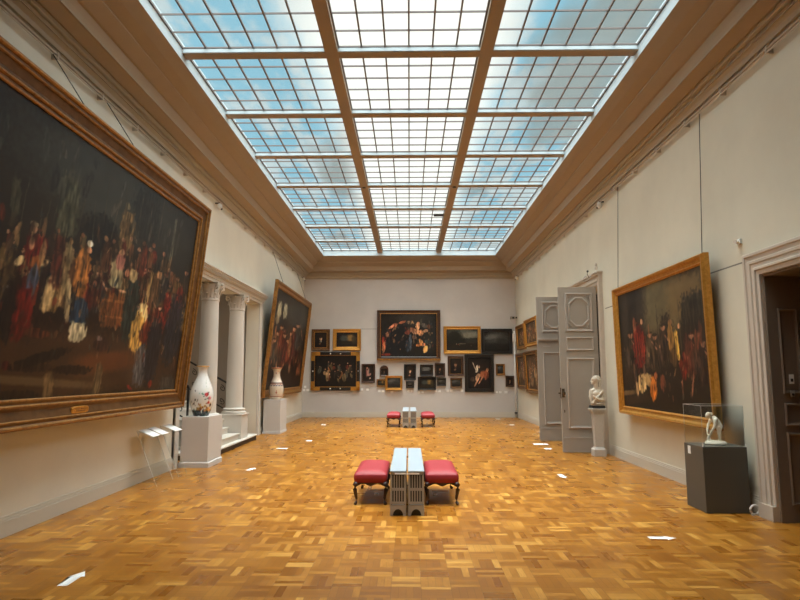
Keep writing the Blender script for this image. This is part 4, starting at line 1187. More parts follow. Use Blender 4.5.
 (0.503,0.395,0.0047,0.0391,0.4251576721593615,48,16,12,0.7,3),
 (0.489,0.397,0.0039,0.0357,3.4251576721593615,118,48,37,0.6,3),
 (0.484,0.478,0.0071,0.0111,0,130,90,66,0.95,2),
 (0.483,0.487,0.0078,0.0052,0,48,16,12,0.8,2),
 (0.506,0.443,0.0135,0.0042,-35,130,90,66,0.85,2),
 (0.543,0.403,0.0269,0.0544,-2.29486401169043,58,52,50,0.9,3),
 (0.534,0.465,0.0214,0.0306,-2.29486401169043,58,52,50,0.92,2),
 (0.551,0.409,0.0059,0.0475,-2.29486401169043,34,31,30,0.7,3),
 (0.534,0.412,0.0049,0.0432,0.70513598830957,90,82,79,0.6,3),
 (0.528,0.51,0.009,0.0134,0,178,134,102,0.95,2),
 (0.526,0.52,0.0098,0.0062,0,34,31,30,0.8,2),
 (0.555,0.467,0.0171,0.0051,-35,178,134,102,0.85,2),
 (0.583,0.356,0.0269,0.0527,0.5058158000203257,46,52,56,0.9,3),
 (0.574,0.416,0.0214,0.0296,0.5058158000203257,46,52,56,0.92,2),
 (0.591,0.362,0.0059,0.046,0.5058158000203257,27,31,33,0.7,3),
 (0.573,0.365,0.0049,0.0418,3.5058158000203257,74,82,87,0.6,3),
 (0.568,0.459,0.009,0.013,0,178,134,102,0.95,2),
 (0.566,0.47,0.0098,0.006,0,27,31,33,0.8,2),
 (0.595,0.418,0.017,0.005,-35,178,134,102,0.85,2),
 (0.624,0.347,0.0279,0.0531,2.3942470990121514,96,44,28,0.9,3),
 (0.615,0.407,0.0222,0.0298,2.3942470990121514,96,44,28,0.92,2),
 (0.632,0.352,0.0061,0.0463,2.3942470990121514,57,26,16,0.7,3),
 (0.614,0.356,0.0051,0.0421,5.394247099012151,141,71,49,0.6,3),
 (0.608,0.45,0.0093,0.0131,0,150,104,76,0.95,2),
 (0.606,0.461,0.0102,0.0061,0,57,26,16,0.8,2),
 (0.636,0.408,0.0177,0.005,-35,150,104,76,0.85,2),
 (0.675,0.362,0.0293,0.0535,1.2350146498564145,96,44,28,0.9,3),
 (0.665,0.422,0.0234,0.0301,1.2350146498564145,96,44,28,0.92,2),
 (0.683,0.367,0.0064,0.0467,1.2350146498564145,57,26,16,0.7,3),
 (0.664,0.371,0.0054,0.0425,4.2350146498564145,141,71,49,0.6,3),
 (0.658,0.466,0.0098,0.0132,0,178,134,102,0.95,2),
 (0.656,0.477,0.0107,0.0061,0,57,26,16,0.8,2),
 (0.687,0.424,0.0186,0.005,-35,178,134,102,0.85,2),
 (0.731,0.323,0.0271,0.0477,0.8780889473842972,132,104,66,0.9,3),
 (0.722,0.377,0.0217,0.0268,0.8780889473842972,132,104,66,0.92,2),
 (0.739,0.328,0.006,0.0416,0.8780889473842972,79,62,39,0.7,3),
 (0.721,0.331,0.005,0.0379,3.878088947384297,190,152,101,0.6,3),
 (0.716,0.416,0.0091,0.0118,0,178,134,102,0.95,2),
 (0.714,0.426,0.0099,0.0055,0,79,62,39,0.8,2),
 (0.743,0.378,0.0172,0.0045,-35,178,134,102,0.85,2),
 (0.783,0.38,0.0341,0.0575,-5.437072305853134,96,44,28,0.9,3),
 (0.772,0.444,0.0272,0.0323,-5.437072305853134,96,44,28,0.92,2),
 (0.793,0.386,0.0075,0.0502,-5.437072305853134,57,26,16,0.7,3),
 (0.77,0.389,0.0062,0.0456,-2.4370723058531336,141,71,49,0.6,3),
 (0.764,0.492,0.0114,0.0141,0,178,134,102,0.95,2),
 (0.762,0.503,0.0124,0.0066,0,57,26,16,0.8,2),
 (0.798,0.447,0.0217,0.0054,-35,178,134,102,0.85,2),
 (0.848,0.339,0.0299,0.0484,3.031820671079723,96,44,28,0.9,3),
 (0.839,0.394,0.0239,0.0272,3.031820671079723,96,44,28,0.92,2),
 (0.857,0.344,0.0066,0.0422,3.031820671079723,57,26,16,0.7,3),
 (0.837,0.347,0.0055,0.0384,6.031820671079723,141,71,49,0.6,3),
 (0.832,0.434,0.01,0.0119,0,178,134,102,0.95,2),
 (0.83,0.443,0.0109,0.0056,0,57,26,16,0.8,2),
 (0.862,0.395,0.0189,0.0045,-35,178,134,102,0.85,2),
 (0.893,0.394,0.0396,0.0619,-0.3045026040698602,81,28,20,0.9,3),
 (0.881,0.464,0.0315,0.0347,-0.3045026040698602,81,28,20,0.92,2),
 (0.904,0.401,0.0087,0.054,-0.3045026040698602,48,16,12,0.7,3),
 (0.878,0.404,0.0072,0.049,2.69549739593014,118,48,37,0.6,3),
 (0.872,0.515,0.0132,0.0152,0,178,134,102,0.95,2),
 (0.87,0.527,0.0144,0.0071,0,48,16,12,0.8,2),
 (0.911,0.467,0.0252,0.0058,-35,178,134,102,0.85,2),
 (0.994,0.384,0.0361,0.0531,-0.4338079732025131,120,92,54,0.9,3),
 (0.983,0.443,0.0288,0.0298,-0.4338079732025131,120,92,54,0.92,2),
 (1.004,0.389,0.0079,0.0463,-0.4338079732025131,72,55,32,0.7,3),
 (0.981,0.392,0.0066,0.0421,2.566192026797487,174,136,84,0.6,3),
 (0.975,0.487,0.0121,0.0131,0,150,104,76,0.95,2),
 (0.973,0.498,0.0132,0.0061,0,72,55,32,0.8,2),
 (1.011,0.446,0.0229,0.005,-35,150,104,76,0.85,2),
 (0.261,0.444,0.0223,0.0696,0,62,46,28,0.9,3),
 (0.252,0.473,0.0175,0.0282,0,94,74,42,0.8,2),
 (0.322,0.514,0.028,0.0674,0,93,27,19,0.95,3),
 (0.308,0.589,0.0089,0.0166,0,190,140,104,1,2),
 (0.307,0.609,0.0109,0.0099,0,150,128,96,0.9,2),
 (0.31,0.54,0.0075,0.0233,0,180,128,92,0.9,2),
 (0.332,0.482,0.0233,0.0238,10,130,78,38,0.9,2),
 (0.286,0.471,0.0142,0.0146,35,206,176,124,0.95,2),
 (0.351,0.486,0.0135,0.0139,30,206,176,124,0.95,2),
 (0.326,0.405,0.014,0.061,-8,72,80,98,0.95,3),
 (0.313,0.301,0.0297,0.0905,8,97,22,14,0.95,3),
 (0.356,0.382,0.0108,0.1327,0,34,22,18,0.8,3),
 (0.375,0.388,0.0141,0.0712,-12,190,160,110,0.85,3),
 (0.279,0.3,0.0161,0.097,0,30,22,17,0.9,3),
 (0.359,0.235,0.0378,0.0176,0,86,42,24,0.8,2),
 (0.389,0.505,0.0203,0.0935,0,70,34,24,0.8,3),
 (0.419,0.494,0.0154,0.1036,10,150,128,88,0.8,3),
 (0.444,0.483,0.0193,0.053,0,74,46,28,0.9,2),
 (0.466,0.495,0.0251,0.1003,2,160,102,48,0.95,3),
 (0.467,0.536,0.0084,0.0617,0,92,62,36,0.8,3),
 (0.479,0.618,0.011,0.0156,0,214,196,164,1,2),
 (0.481,0.591,0.0086,0.0136,0,176,124,88,1,2),
 (0.479,0.333,0.0289,0.0548,2,37,54,71,0.95,3),
 (0.483,0.257,0.0289,0.0394,0,204,188,148,0.95,3),
 (0.436,0.374,0.0079,0.0829,8,196,172,126,0.8,3),
 (0.527,0.432,0.0185,0.0651,0,62,30,22,0.9,3),
 (0.518,0.467,0.0073,0.0121,0,168,112,80,0.9,2),
 (0.543,0.593,0.0192,0.0657,0,74,46,30,0.9,3),
 (0.532,0.666,0.0083,0.0122,0,140,104,70,0.9,2),
 (0.593,0.541,0.0249,0.0642,8,176,156,114,0.95,3),
 (0.603,0.591,0.0211,0.0345,0,176,112,96,0.9,2),
 (0.605,0.637,0.0098,0.0147,0,196,144,108,1,2),
 (0.595,0.497,0.0291,0.0258,0,150,140,104,0.9,2),
 (0.605,0.374,0.0505,0.0782,3,112,66,32,0.95,4),
 (0.604,0.414,0.0462,0.0065,3,150,96,50,0.8,4),
 (0.61,0.343,0.0465,0.0052,3,146,90,46,0.8,4),
 (0.68,0.4,0.033,0.1563,2,38,46,40,0.95,3),
 (0.67,0.555,0.0187,0.0318,0,190,160,110,0.9,2),
 (0.641,0.554,0.0107,0.0178,0,176,116,84,0.9,2),
 (0.631,0.467,0.0176,0.0071,0,190,140,100,0.9,2),
 (0.708,0.633,0.0149,0.0652,0,104,48,32,0.9,3),
 (0.777,0.515,0.0382,0.0884,0,92,66,40,0.9,3),
 (0.804,0.602,0.017,0.0199,0,176,128,84,0.9,2),
 (0.756,0.509,0.0079,0.0968,-8,160,130,80,0.8,3),
 (0.743,0.385,0.0259,0.0626,6,214,182,122,0.95,2),
 (0.733,0.284,0.0406,0.1007,4,196,150,72,0.95,2),
 (0.777,0.311,0.027,0.0494,0,111,48,24,0.8,2),
 (0.876,0.435,0.0248,0.0894,0,111,32,22,0.9,3),
 (0.942,0.478,0.0271,0.0986,0,105,32,24,0.9,3),
 (0.933,0.335,0.0533,0.1862,-4,34,34,40,0.9,3),
 (0.821,0.391,0.0173,0.0508,0,88,32,22,0.9,2),
 (0.782,0.281,0.0435,0.0497,0,88,30,20,0.9,2),
 (0.768,0.134,0.0318,0.1038,5,84,82,82,0.95,3),
 (0.829,0.204,0.0405,0.1646,0,30,28,34,0.9,3),
 (0.734,0.022,0.0176,0.0077,-25,118,35,22,1,2),
 (0.839,0.038,0.0116,0.0208,0,111,35,22,1,2),
 (0.945,0.034,0.0535,0.0446,0,66,62,54,0.8,2),
 (0.579,0.215,0.032,0.0342,0,60,36,28,0.8,2),
 (0.567,0.243,0.0118,0.0106,0,130,110,100,0.7,2),
 (0.61,0.142,0.1269,0.0439,5,104,58,28,0.8,3),
 (0.396,0.06,0.1772,0.0146,-3,108,86,56,0.8,4),
 (0.42,0.037,0.015,0.0523,12,116,92,58,0.8,4),
 (0.585,0.064,0.016,0.069,0,112,92,60,0.8,4),
 (0.385,0.147,0.0795,0.0216,12,26,20,15,0.9,2),
 (0.361,0.114,0.0594,0.0176,0,40,28,20,0.8,2),
 (0.335,0.014,0.0561,0.0206,0,34,25,18,0.9,2),
 (0.494,0.106,0.0621,0.0199,0,40,28,20,0.9,2),
 (0.298,0.116,0.0095,0.0165,0,74,25,17,0.9,2),
 (0.677,-0.007,0.102,0.0232,0,46,30,20,0.8,2),
]
STROKES_FAR = [
 (0.229,0.603,0.3625,0.3946,0,56,48,38,0.7,2),
 (0.668,0.837,0.3309,0.2197,0,70,66,56,0.8,2),
 (0.114,0.797,0.0527,0.0847,5,176,166,132,0.9,3),
 (0.268,0.817,0.0526,0.0788,5,186,176,142,0.9,3),
 (0.094,0.704,0.0473,0.047,0,140,122,92,0.8,2),
 (0.291,0.223,0.0237,0.0842,9.253056093811118,180,128,88,0.8,3),
 (0.908,0.241,0.0331,0.1006,2.3983175648177806,88,41,24,0.8,3),
 (0.617,0.39,0.0285,0.078,-13.831944699568787,96,44,28,0.8,3),
 (0.332,0.587,0.0245,0.0509,14.991318848627202,96,44,28,0.8,3),
 (0.426,0.385,0.0257,0.0614,-3.975195190780738,150,96,62,0.8,3),
 (0.303,0.427,0.024,0.0424,15.066077910725099,88,41,24,0.8,3),
 (0.288,0.266,0.0237,0.0461,-15.361349925819386,70,44,30,0.8,3),
 (0.66,0.548,0.0293,0.0816,-0.9318545725884384,70,44,30,0.8,3),
 (0.202,0.248,0.0225,0.0995,8.258326610791734,180,128,88,0.8,3),
 (0.229,0.529,0.023,0.0711,-12.481825319778185,180,128,88,0.8,3),
 (0.577,0.218,0.0278,0.0648,5.873940238904815,180,128,88,0.8,3),
 (0.424,0.612,0.0258,0.0812,-9.773237830706009,70,44,30,0.8,3),
 (0.306,0.221,0.0239,0.0798,-6.434132514203004,88,41,24,0.8,3),
 (0.845,0.232,0.032,0.1107,6.333515338771388,88,41,24,0.8,3),
 (0.503,0.395,0.0268,0.107,-5.877624175457591,88,41,24,0.8,3),
 (0.095,0.567,0.0212,0.0675,13.086336433253514,150,96,62,0.8,3),
 (0.077,0.306,0.0209,0.0576,4.068713160890955,150,96,62,0.8,3),
 (0.522,0.588,0.0272,0.1058,13.06740040328723,70,44,30,0.8,3),
 (0.648,0.625,0.0291,0.0593,-9.031169229073779,88,41,24,0.8,3),
 (0.858,0.192,0.0322,0.0487,7.907230897207022,150,96,62,0.8,3),
 (0.347,0.224,0.0245,0.0885,12.63668149190012,96,44,28,0.8,3),
 (0.763,0.36,0.0308,0.0743,-13.085397657067528,180,128,88,0.8,3),
 (0.909,0.305,0.0331,0.1106,-8.049119842097511,96,44,28,0.8,3),
 (0.705,0.321,0.0299,0.0757,-13.005231256869774,88,41,24,0.8,3),
 (0.38,0.427,0.0251,0.1022,-6.745924426381773,180,128,88,0.8,3),
 (0.914,0.216,0.0332,0.0783,10.01131225231773,150,96,62,0.8,3),
 (0.461,0.415,0.0291,0.1384,-10,190,132,92,0.9,3),
 (0.369,0.345,0.0276,0.1042,12,172,118,84,0.9,3),
 (0.559,0.58,0.037,0.0758,0,94,36,24,0.9,3),
 (0.453,0.09,0.4692,0.0974,0,52,36,26,0.8,2),
 (0.301,0.973,0.3811,0.0591,0,50,44,36,0.6,2),
 (0.046,0.395,0.0777,0.0777,5.835777772507159,130,90,58,0.9,3),
 (0.019,0.483,0.0617,0.0435,5.835777772507159,130,90,58,0.92,2),
 (0.076,0.403,0.0223,0.068,5.835777772507159,78,54,34,0.7,3),
 (0.01,0.408,0.0184,0.0615,8.835777772507159,187,133,90,0.6,3),
 (-0.001,0.546,0.0335,0.019,0,176,126,90,0.95,2),
 (-0.005,0.562,0.0365,0.0088,0,78,54,34,0.8,2),
 (0.096,0.485,0.0648,0.0073,-35,176,126,90,0.85,2),
 (0.143,0.337,0.0811,0.0791,2.0548422245368183,60,56,50,0.9,3),
 (0.115,0.426,0.0644,0.0442,2.0548422245368183,60,56,50,0.92,2),
 (0.174,0.344,0.0233,0.0692,2.0548422245368183,36,33,30,0.7,3),
 (0.106,0.351,0.0192,0.0625,5.054842224536818,93,87,79,0.6,3),
 (0.095,0.491,0.035,0.0193,0,176,126,90,0.95,2),
 (0.09,0.506,0.0381,0.009,0,36,33,30,0.8,2),
 (0.196,0.427,0.0677,0.0075,-35,176,126,90,0.85,2),
 (0.204,0.406,0.085,0.081,-4.694700022583633,84,58,38,0.9,3),
 (0.175,0.497,0.0675,0.0453,-4.694700022583633,84,58,38,0.92,2),
 (0.237,0.414,0.0245,0.0708,-4.694700022583633,50,34,22,0.7,3),
 (0.165,0.42,0.0201,0.064,-1.6947000225836328,125,90,63,0.6,3),
 (0.153,0.564,0.0367,0.0198,0,176,126,90,0.95,2),
 (0.148,0.58,0.0399,0.0092,0,50,34,22,0.8,2),
 (0.259,0.501,0.071,0.0076,-35,176,126,90,0.85,2),
 (0.267,0.48,0.0866,0.0805,-1.530865242753615,110,50,30,0.9,3),
 (0.237,0.57,0.0688,0.045,-1.530865242753615,110,50,30,0.92,2),
 (0.3,0.488,0.0249,0.0704,-1.530865242753615,66,30,18,0.7,3),
 (0.227,0.492,0.0205,0.0636,1.469134757246385,160,79,52,0.6,3),
 (0.216,0.636,0.0374,0.0197,0,176,126,90,0.95,2),
 (0.211,0.652,0.0407,0.0092,0,66,30,18,0.8,2),
 (0.324,0.575,0.0723,0.0076,-35,176,126,90,0.85,2),
 (0.392,0.378,0.1066,0.0963,-3.591843065367191,71,30,22,0.9,3),
 (0.356,0.486,0.0844,0.0537,-3.591843065367191,71,30,22,0.92,2),
 (0.433,0.387,0.0308,0.0844,-3.591843065367191,42,17,12,0.7,3),
 (0.343,0.394,0.0251,0.0759,-0.5918430653671911,104,50,39,0.6,3),
 (0.33,0.565,0.0458,0.0234,0,176,126,90,0.95,2),
 (0.324,0.583,0.0498,0.0109,0,42,17,12,0.8,2),
 (0.462,0.49,0.0896,0.0091,-35,176,126,90,0.85,2),
 (0.499,0.348,0.0989,0.0869,-2.9236242088655526,110,50,30,0.9,3),
 (0.466,0.446,0.0784,0.0485,-2.9236242088655526,110,50,30,0.92,2),
 (0.537,0.356,0.0285,0.0761,-2.9236242088655526,66,30,18,0.7,3),
 (0.454,0.363,0.0233,0.0686,0.07637579113444737,160,79,52,0.6,3),
 (0.442,0.517,0.0426,0.0212,0,176,126,90,0.95,2),
 (0.436,0.534,0.0463,0.0099,0,66,30,18,0.8,2),
 (0.565,0.448,0.0828,0.0082,-35,176,126,90,0.85,2),
 (0.575,0.424,0.1077,0.0921,-2.9608241071788735,130,90,58,0.9,3),
 (0.539,0.528,0.0853,0.0514,-2.9608241071788735,130,90,58,0.92,2),
 (0.617,0.433,0.0311,0.0807,-2.9608241071788735,78,54,34,0.7,3),
 (0.526,0.439,0.0254,0.0727,0.039175892821126546,187,133,90,0.6,3),
 (0.513,0.603,0.0463,0.0224,0,176,126,90,0.95,2),
 (0.507,0.621,0.0504,0.0104,0,78,54,34,0.8,2),
 (0.647,0.532,0.0904,0.0087,-35,176,126,90,0.85,2),
 (0.679,0.438,0.145,0.1205,3.5996433571416127,71,30,22,0.9,3),
 (0.63,0.573,0.1142,0.0669,3.5996433571416127,71,30,22,0.92,2),
 (0.735,0.45,0.0421,0.1059,3.5996433571416127,42,17,12,0.7,3),
 (0.613,0.457,0.0338,0.0946,6.599643357141613,104,50,39,0.6,3),
 (0.596,0.671,0.0617,0.0291,0,176,126,90,0.95,2),
 (0.587,0.694,0.0671,0.0135,0,42,17,12,0.8,2),
 (0.776,0.581,0.1232,0.0114,-35,176,126,90,0.85,2),
 (0.759,0.532,0.1212,0.0979,1.263037729994628,60,56,50,0.9,3),
 (0.719,0.642,0.0959,0.0546,1.263037729994628,60,56,50,0.92,2),
 (0.806,0.543,0.035,0.0858,1.263037729994628,36,33,30,0.7,3),
 (0.704,0.546,0.0285,0.0772,4.263037729994628,93,87,79,0.6,3),
 (0.69,0.721,0.052,0.0238,0,176,126,90,0.95,2),
 (0.683,0.74,0.0565,0.0111,0,36,33,30,0.8,2),
 (0.84,0.65,0.102,0.0093,-35,176,126,90,0.85,2),
]
STROKES_RIGHT = [
 (0.191,0.663,0.3244,0.4272,0,40,33,26,0.9,3),
 (0.572,0.787,0.2065,0.3327,0,108,96,66,0.9,4),
 (0.831,0.826,0.1902,0.1791,0,116,94,58,0.9,4),
 (0.888,0.663,0.1172,0.1746,0,46,38,28,0.9,3),
 (0.928,0.778,0.0789,0.0597,0,50,42,30,0.9,2),
 (0.493,0.393,0.6219,0.2007,0,42,31,22,0.8,3),
 (0.09,0.854,0.0468,0.2648,0,64,54,42,0.6,3),
 (0.307,0.8,0.0409,0.2642,0,58,48,38,0.6,3),
 (0.613,0.538,0.0772,0.193,0,50,38,26,0.9,3),
 (0.66,0.667,0.0214,0.0219,0,130,90,60,0.8,2),
 (0.456,0.388,0.0607,0.0938,0,64,50,34,0.9,3),
 (0.468,0.495,0.0487,0.053,0,64,50,34,0.92,2),
 (0.481,0.394,0.0168,0.0806,0,38,30,20,0.7,3),
 (0.433,0.408,0.0149,0.0756,3,98,79,57,0.6,3),
 (0.477,0.572,0.0267,0.0234,0,150,104,74,0.95,2),
 (0.479,0.591,0.029,0.0109,0,38,30,20,0.8,2),
 (0.524,0.484,0.0468,0.0086,-35,150,104,74,0.85,2),
 (0.557,0.439,0.0624,0.0998,0,58,42,30,0.9,3),
 (0.569,0.552,0.05,0.0564,0,58,42,30,0.92,2),
 (0.582,0.444,0.0173,0.0857,0,34,25,18,0.7,3),
 (0.534,0.46,0.0153,0.0805,3,90,68,52,0.6,3),
 (0.578,0.635,0.0274,0.0248,0,150,104,74,0.95,2),
 (0.58,0.655,0.0298,0.0116,0,34,25,18,0.8,2),
 (0.627,0.54,0.048,0.0091,-35,150,104,74,0.85,2),
 (0.838,0.359,0.0529,0.094,0,86,44,30,0.9,3),
 (0.849,0.466,0.0425,0.0531,0,86,44,30,0.92,2),
 (0.859,0.365,0.0147,0.0808,0,51,26,18,0.7,3),
 (0.818,0.379,0.013,0.0758,3,128,71,52,0.6,3),
 (0.857,0.544,0.0232,0.0234,0,150,104,74,0.95,2),
 (0.859,0.562,0.0253,0.0109,0,51,26,18,0.8,2),
 (0.898,0.456,0.0408,0.0086,-35,150,104,74,0.85,2),
 (0.903,0.38,0.0481,0.0876,0,70,46,32,0.9,3),
 (0.914,0.48,0.0386,0.0496,0,70,46,32,0.92,2),
 (0.923,0.385,0.0134,0.0754,0,42,27,19,0.7,3),
 (0.886,0.399,0.0118,0.0706,3,106,74,55,0.6,3),
 (0.922,0.552,0.0211,0.0218,0,150,104,74,0.95,2),
 (0.924,0.57,0.023,0.0102,0,42,27,19,0.8,2),
 (0.959,0.47,0.0372,0.008,-35,150,104,74,0.85,2),
 (0.131,0.405,0.0784,0.1093,0,56,44,32,0.9,3),
 (0.145,0.528,0.0629,0.0617,0,56,44,32,0.92,2),
 (0.163,0.411,0.0217,0.0938,0,33,26,19,0.7,3),
 (0.102,0.428,0.0193,0.0882,3,87,71,55,0.6,3),
 (0.156,0.619,0.0344,0.0272,0,150,104,74,0.95,2),
 (0.158,0.641,0.0375,0.0127,0,33,26,19,0.8,2),
 (0.218,0.516,0.0601,0.0099,-35,150,104,74,0.85,2),
 (0.397,0.418,0.06,0.0909,0,74,58,40,0.9,3),
 (0.408,0.521,0.0481,0.0514,0,74,58,40,0.92,2),
 (0.421,0.423,0.0167,0.0782,0,44,34,24,0.7,3),
 (0.374,0.437,0.0147,0.0733,3,111,90,66,0.6,3),
 (0.417,0.596,0.0264,0.0226,0,150,104,74,0.95,2),
 (0.419,0.615,0.0287,0.0106,0,44,34,24,0.8,2),
 (0.464,0.511,0.0464,0.0083,-35,150,104,74,0.85,2),
 (0.938,0.301,0.0509,0.0941,0,54,36,26,0.9,3),
 (0.95,0.408,0.0408,0.0532,0,54,36,26,0.92,2),
 (0.959,0.307,0.0141,0.0809,0,32,21,15,0.7,3),
 (0.92,0.32,0.0125,0.0759,3,84,60,47,0.6,3),
 (0.958,0.486,0.0224,0.0234,0,150,104,74,0.95,2),
 (0.96,0.505,0.0244,0.0109,0,32,21,15,0.8,2),
 (0.997,0.399,0.0393,0.0086,-35,150,104,74,0.85,2),
 (0.276,0.527,0.0829,0.1661,4,116,35,22,0.95,2),
 (0.323,0.465,0.0267,0.0981,-12,130,48,32,0.9,3),
 (0.259,0.385,0.0695,0.0583,0,103,28,22,0.9,2),
 (0.224,0.702,0.02,0.0677,0,150,90,60,0.8,2),
 (0.324,0.714,0.0161,0.0246,0,190,140,100,0.9,2),
 (0.19,0.277,0.0145,0.102,5,110,80,60,0.8,3),
 (0.315,0.277,0.0134,0.0981,-5,110,80,60,0.8,3),
 (0.658,0.549,0.032,0.1096,6,150,108,52,0.9,2),
 (0.715,0.493,0.0204,0.1144,8,214,164,70,0.95,3),
 (0.75,0.626,0.013,0.0212,0,196,140,96,1,2),
 (0.674,0.401,0.042,0.0652,0,96,70,40,0.8,2),
 (0.769,0.341,0.0391,0.0978,-8,102,32,20,0.95,2),
 (0.813,0.485,0.0285,0.0827,0,72,40,28,0.9,2),
 (0.742,0.187,0.0079,0.0633,0,140,90,64,0.9,3),
 (0.84,0.211,0.0074,0.0814,-15,150,100,72,0.9,3),
 (0.908,0.512,0.022,0.0664,0,110,60,40,0.8,2),
 (0.94,0.562,0.0172,0.0788,0,90,50,34,0.8,2),
 (0.281,0.211,0.0683,0.0826,15,196,160,104,0.95,2),
 (0.364,0.237,0.0518,0.0563,0,176,140,88,0.9,2),
 (0.42,0.175,0.0423,0.0946,-4,214,120,40,0.95,2),
 (0.455,0.27,0.0195,0.0312,0,176,100,60,0.9,2),
 (0.532,0.217,0.0347,0.0684,-20,100,56,36,0.9,2),
 (0.205,0.15,0.0143,0.076,8,200,160,112,0.9,3),
 (0.036,0.117,0.1426,0.0222,4,120,92,58,0.9,3),
 (0.091,0.058,0.2149,0.035,5,56,40,28,0.9,3),
 (0.408,0.637,0.0127,0.0478,0,120,80,52,0.6,2),
 (0.519,0.624,0.0059,0.1997,0,70,60,44,0.7,4),
 (0.757,0.597,0.005,0.2116,2,84,70,48,0.7,4),
]


def touches(seed, n, u0, u1, v0, v1, cols, size, asp):
    """loose small brush touches that break up the larger forms"""
    r = random.Random(seed); out = []
    for i in range(n):
        s = r.uniform(.5, 1.3)*size
        out.append((r.uniform(u0, u1), v0+(v1-v0)*r.betavariate(2.2, 2.2), s*r.uniform(.35, .8)/asp, s*r.uniform(.8, 2.4), r.uniform(-40, 40), *r.choice(cols), r.uniform(.35, .8), 2))
    return out
EARTH = [(104, 66, 40), (70, 46, 32), (132, 96, 60), (52, 40, 32), (30, 24, 20), (86, 78, 62), (96, 40, 26), (150, 116, 76), (40, 44, 46), (64, 52, 38), (24, 18, 15)]
STROKES_LONG = STROKES_LONG[:-60]+touches(3, 170, 0, 1, .22, .72, EARTH, .020, 1.9)+STROKES_LONG[-60:]+touches(4, 200, 0, 1, .05, .70, EARTH, .013, 1.9)+touches(5, 40, 0, 1, .70, .98, [(66, 66, 58), (78, 74, 62), (46, 44, 40)], .03, 1.9)
STROKES_FAR = STROKES_FAR+touches(6, 110, .02, .98, .1, .75, EARTH, .022, 1.7)
STROKES_RIGHT = STROKES_RIGHT+touches(7, 90, .03, .97, .05, .62, EARTH, .016, 1.5)
CENTRAL = CENTRAL[:5]+touches(8, 60, .05, .95, .1, .9, EARTH, .03, 1.25)+CENTRAL[5:]+touches(9, 40, .1, .95, .1, .85, EARTH, .02, 1.25)
def hang(root, y_list, sx, rail_z, top):
    for y in y_list:
        bm = BM(); tube(bm, [(sx*(XW-.07), y, rail_z), (top[0], y+top[2], top[1])], .006, 5); part_world(root, 'hanging_wire', bm, M['iron'])

t = wallpic('very large dark painting with pale figures in a brown frame, centre of the end wall', -.03, 2.24, 2.54, 2.01, .15, M['frame_brown'], 'std', 'x', 31, D=.10, slip=M['gold'], strokes=CENTRAL)
obj('gilded_sill', box(BM(), -1.27, 1.27, -.13, -.02, .0, .07), M['gold_dark'], t)
obj('bright_fillet', box(BM(), -1.10, 1.10, -.085, -.06, .125, .15), M['cab_top'], t)


# left wall: two very large canvases leaning forward
wW, hH = 6.9, 3.61
BX = -4.125      # stands clear of the wall on two brackets, leaning further out at the top
big = painting('framed_painting', 'enormous dark crowd scene in a wide brown and gilt frame, nearest on the left wall', wW, hH, (BX, 10.60-wW/2, 1.125), (R(5.65), 0, R(90)), .32, .14, M['bronze'], 'big', STROKES_LONG, (36, 27, 19), 41, 420, 230)
for nm, u, d0, d1, wd in (('outer_moulding', .012, .10, .150, .045), ('middle_moulding', .085, .08, .128, .022), ('inner_moulding', .232, .05, .096, .032), ('sight_edge', .288, .03, .074, .036)):
    obj(nm, frame_ring(BM(), wW-2*u, hH-2*u, [(0, d0), (0, d1-.012), (wd*.3, d1), (wd*.7, d1), (wd, d1-.012), (wd, d0)], u), M['gold_dark'], big)
for x in (-wW/2+1.2, 0, wW/2-1.2):
    part_world(big, 'support_bracket', box(BM(), -XW+.001, BX+.02, 10.60-wW/2+x-.03, 10.60-wW/2+x+.03, 1.17, 1.22), M['iron'])
pl_ = BM(); loft(pl_, [[(x*s, -.085-d, .155+z*s) for x, z in [(.19*math.copysign(abs(math.cos(a))**.5, math.cos(a)), .045*math.copysign(abs(math.sin(a))**.5, math.sin(a))) for a in [2*math.pi*i/24 for i in range(24)]]] for s, d in ((1, -.02), (1, .012), (.9, .02))])
npl = obj('nameplate', shift(pl_, Matrix.Translation((.15, 0, 0))), M['gold'], big); npl['label'] = 'small gilded nameplate on the bottom rail of the frame'
for a, b, z in ((.03, .13, .165), (.15, .22, .165), (.24, .28, .165), (.05, .25, .142)):
    obj('engraved_line', box(BM(), a, b, -.1085, -.104, z, z+.006), M['frame_brown'], npl)
hang(big, (6.55, 7.82), -1, 5.46, (-3.74, 4.70, .10))

w2, h2 = 5.95, 3.45
far = painting('framed_painting', 'huge dark gold framed scene leaning forward, behind the far vase on the left wall', w2, h2, (-XW+.035, 17.06+w2/2, 1.02), (R(5.8), 0, R(90)), .22, .11, M['gold_dark'], 'std', STROKES_FAR, (34, 26, 20), 42, 220, 130)
hang(far, (18.0, 22.0), -1, 5.46, (-3.86, 4.44, .0))

# right wall
w3, h3 = 3.69, 2.43
rp = painting('framed_painting', 'large gold framed dark scene with red and yellow robed figures, on the right wall', w3, h3, (4.19, 8.16+w3/2, .945), (R(1.1), 0, R(-90)), .15, .11, M['gold'], 'std', STROKES_RIGHT, (36, 28, 20), 43, 240, 160)
hang(rp, (8.30, 11.70), 1, 5.46, (4.12, 3.36, 0))
for y in (8.7, 11.3): part_world(rp, 'support_bracket', box(BM(), 4.18, XW-.001, y-.03, y+.03, .98, 1.03), M['iron'])

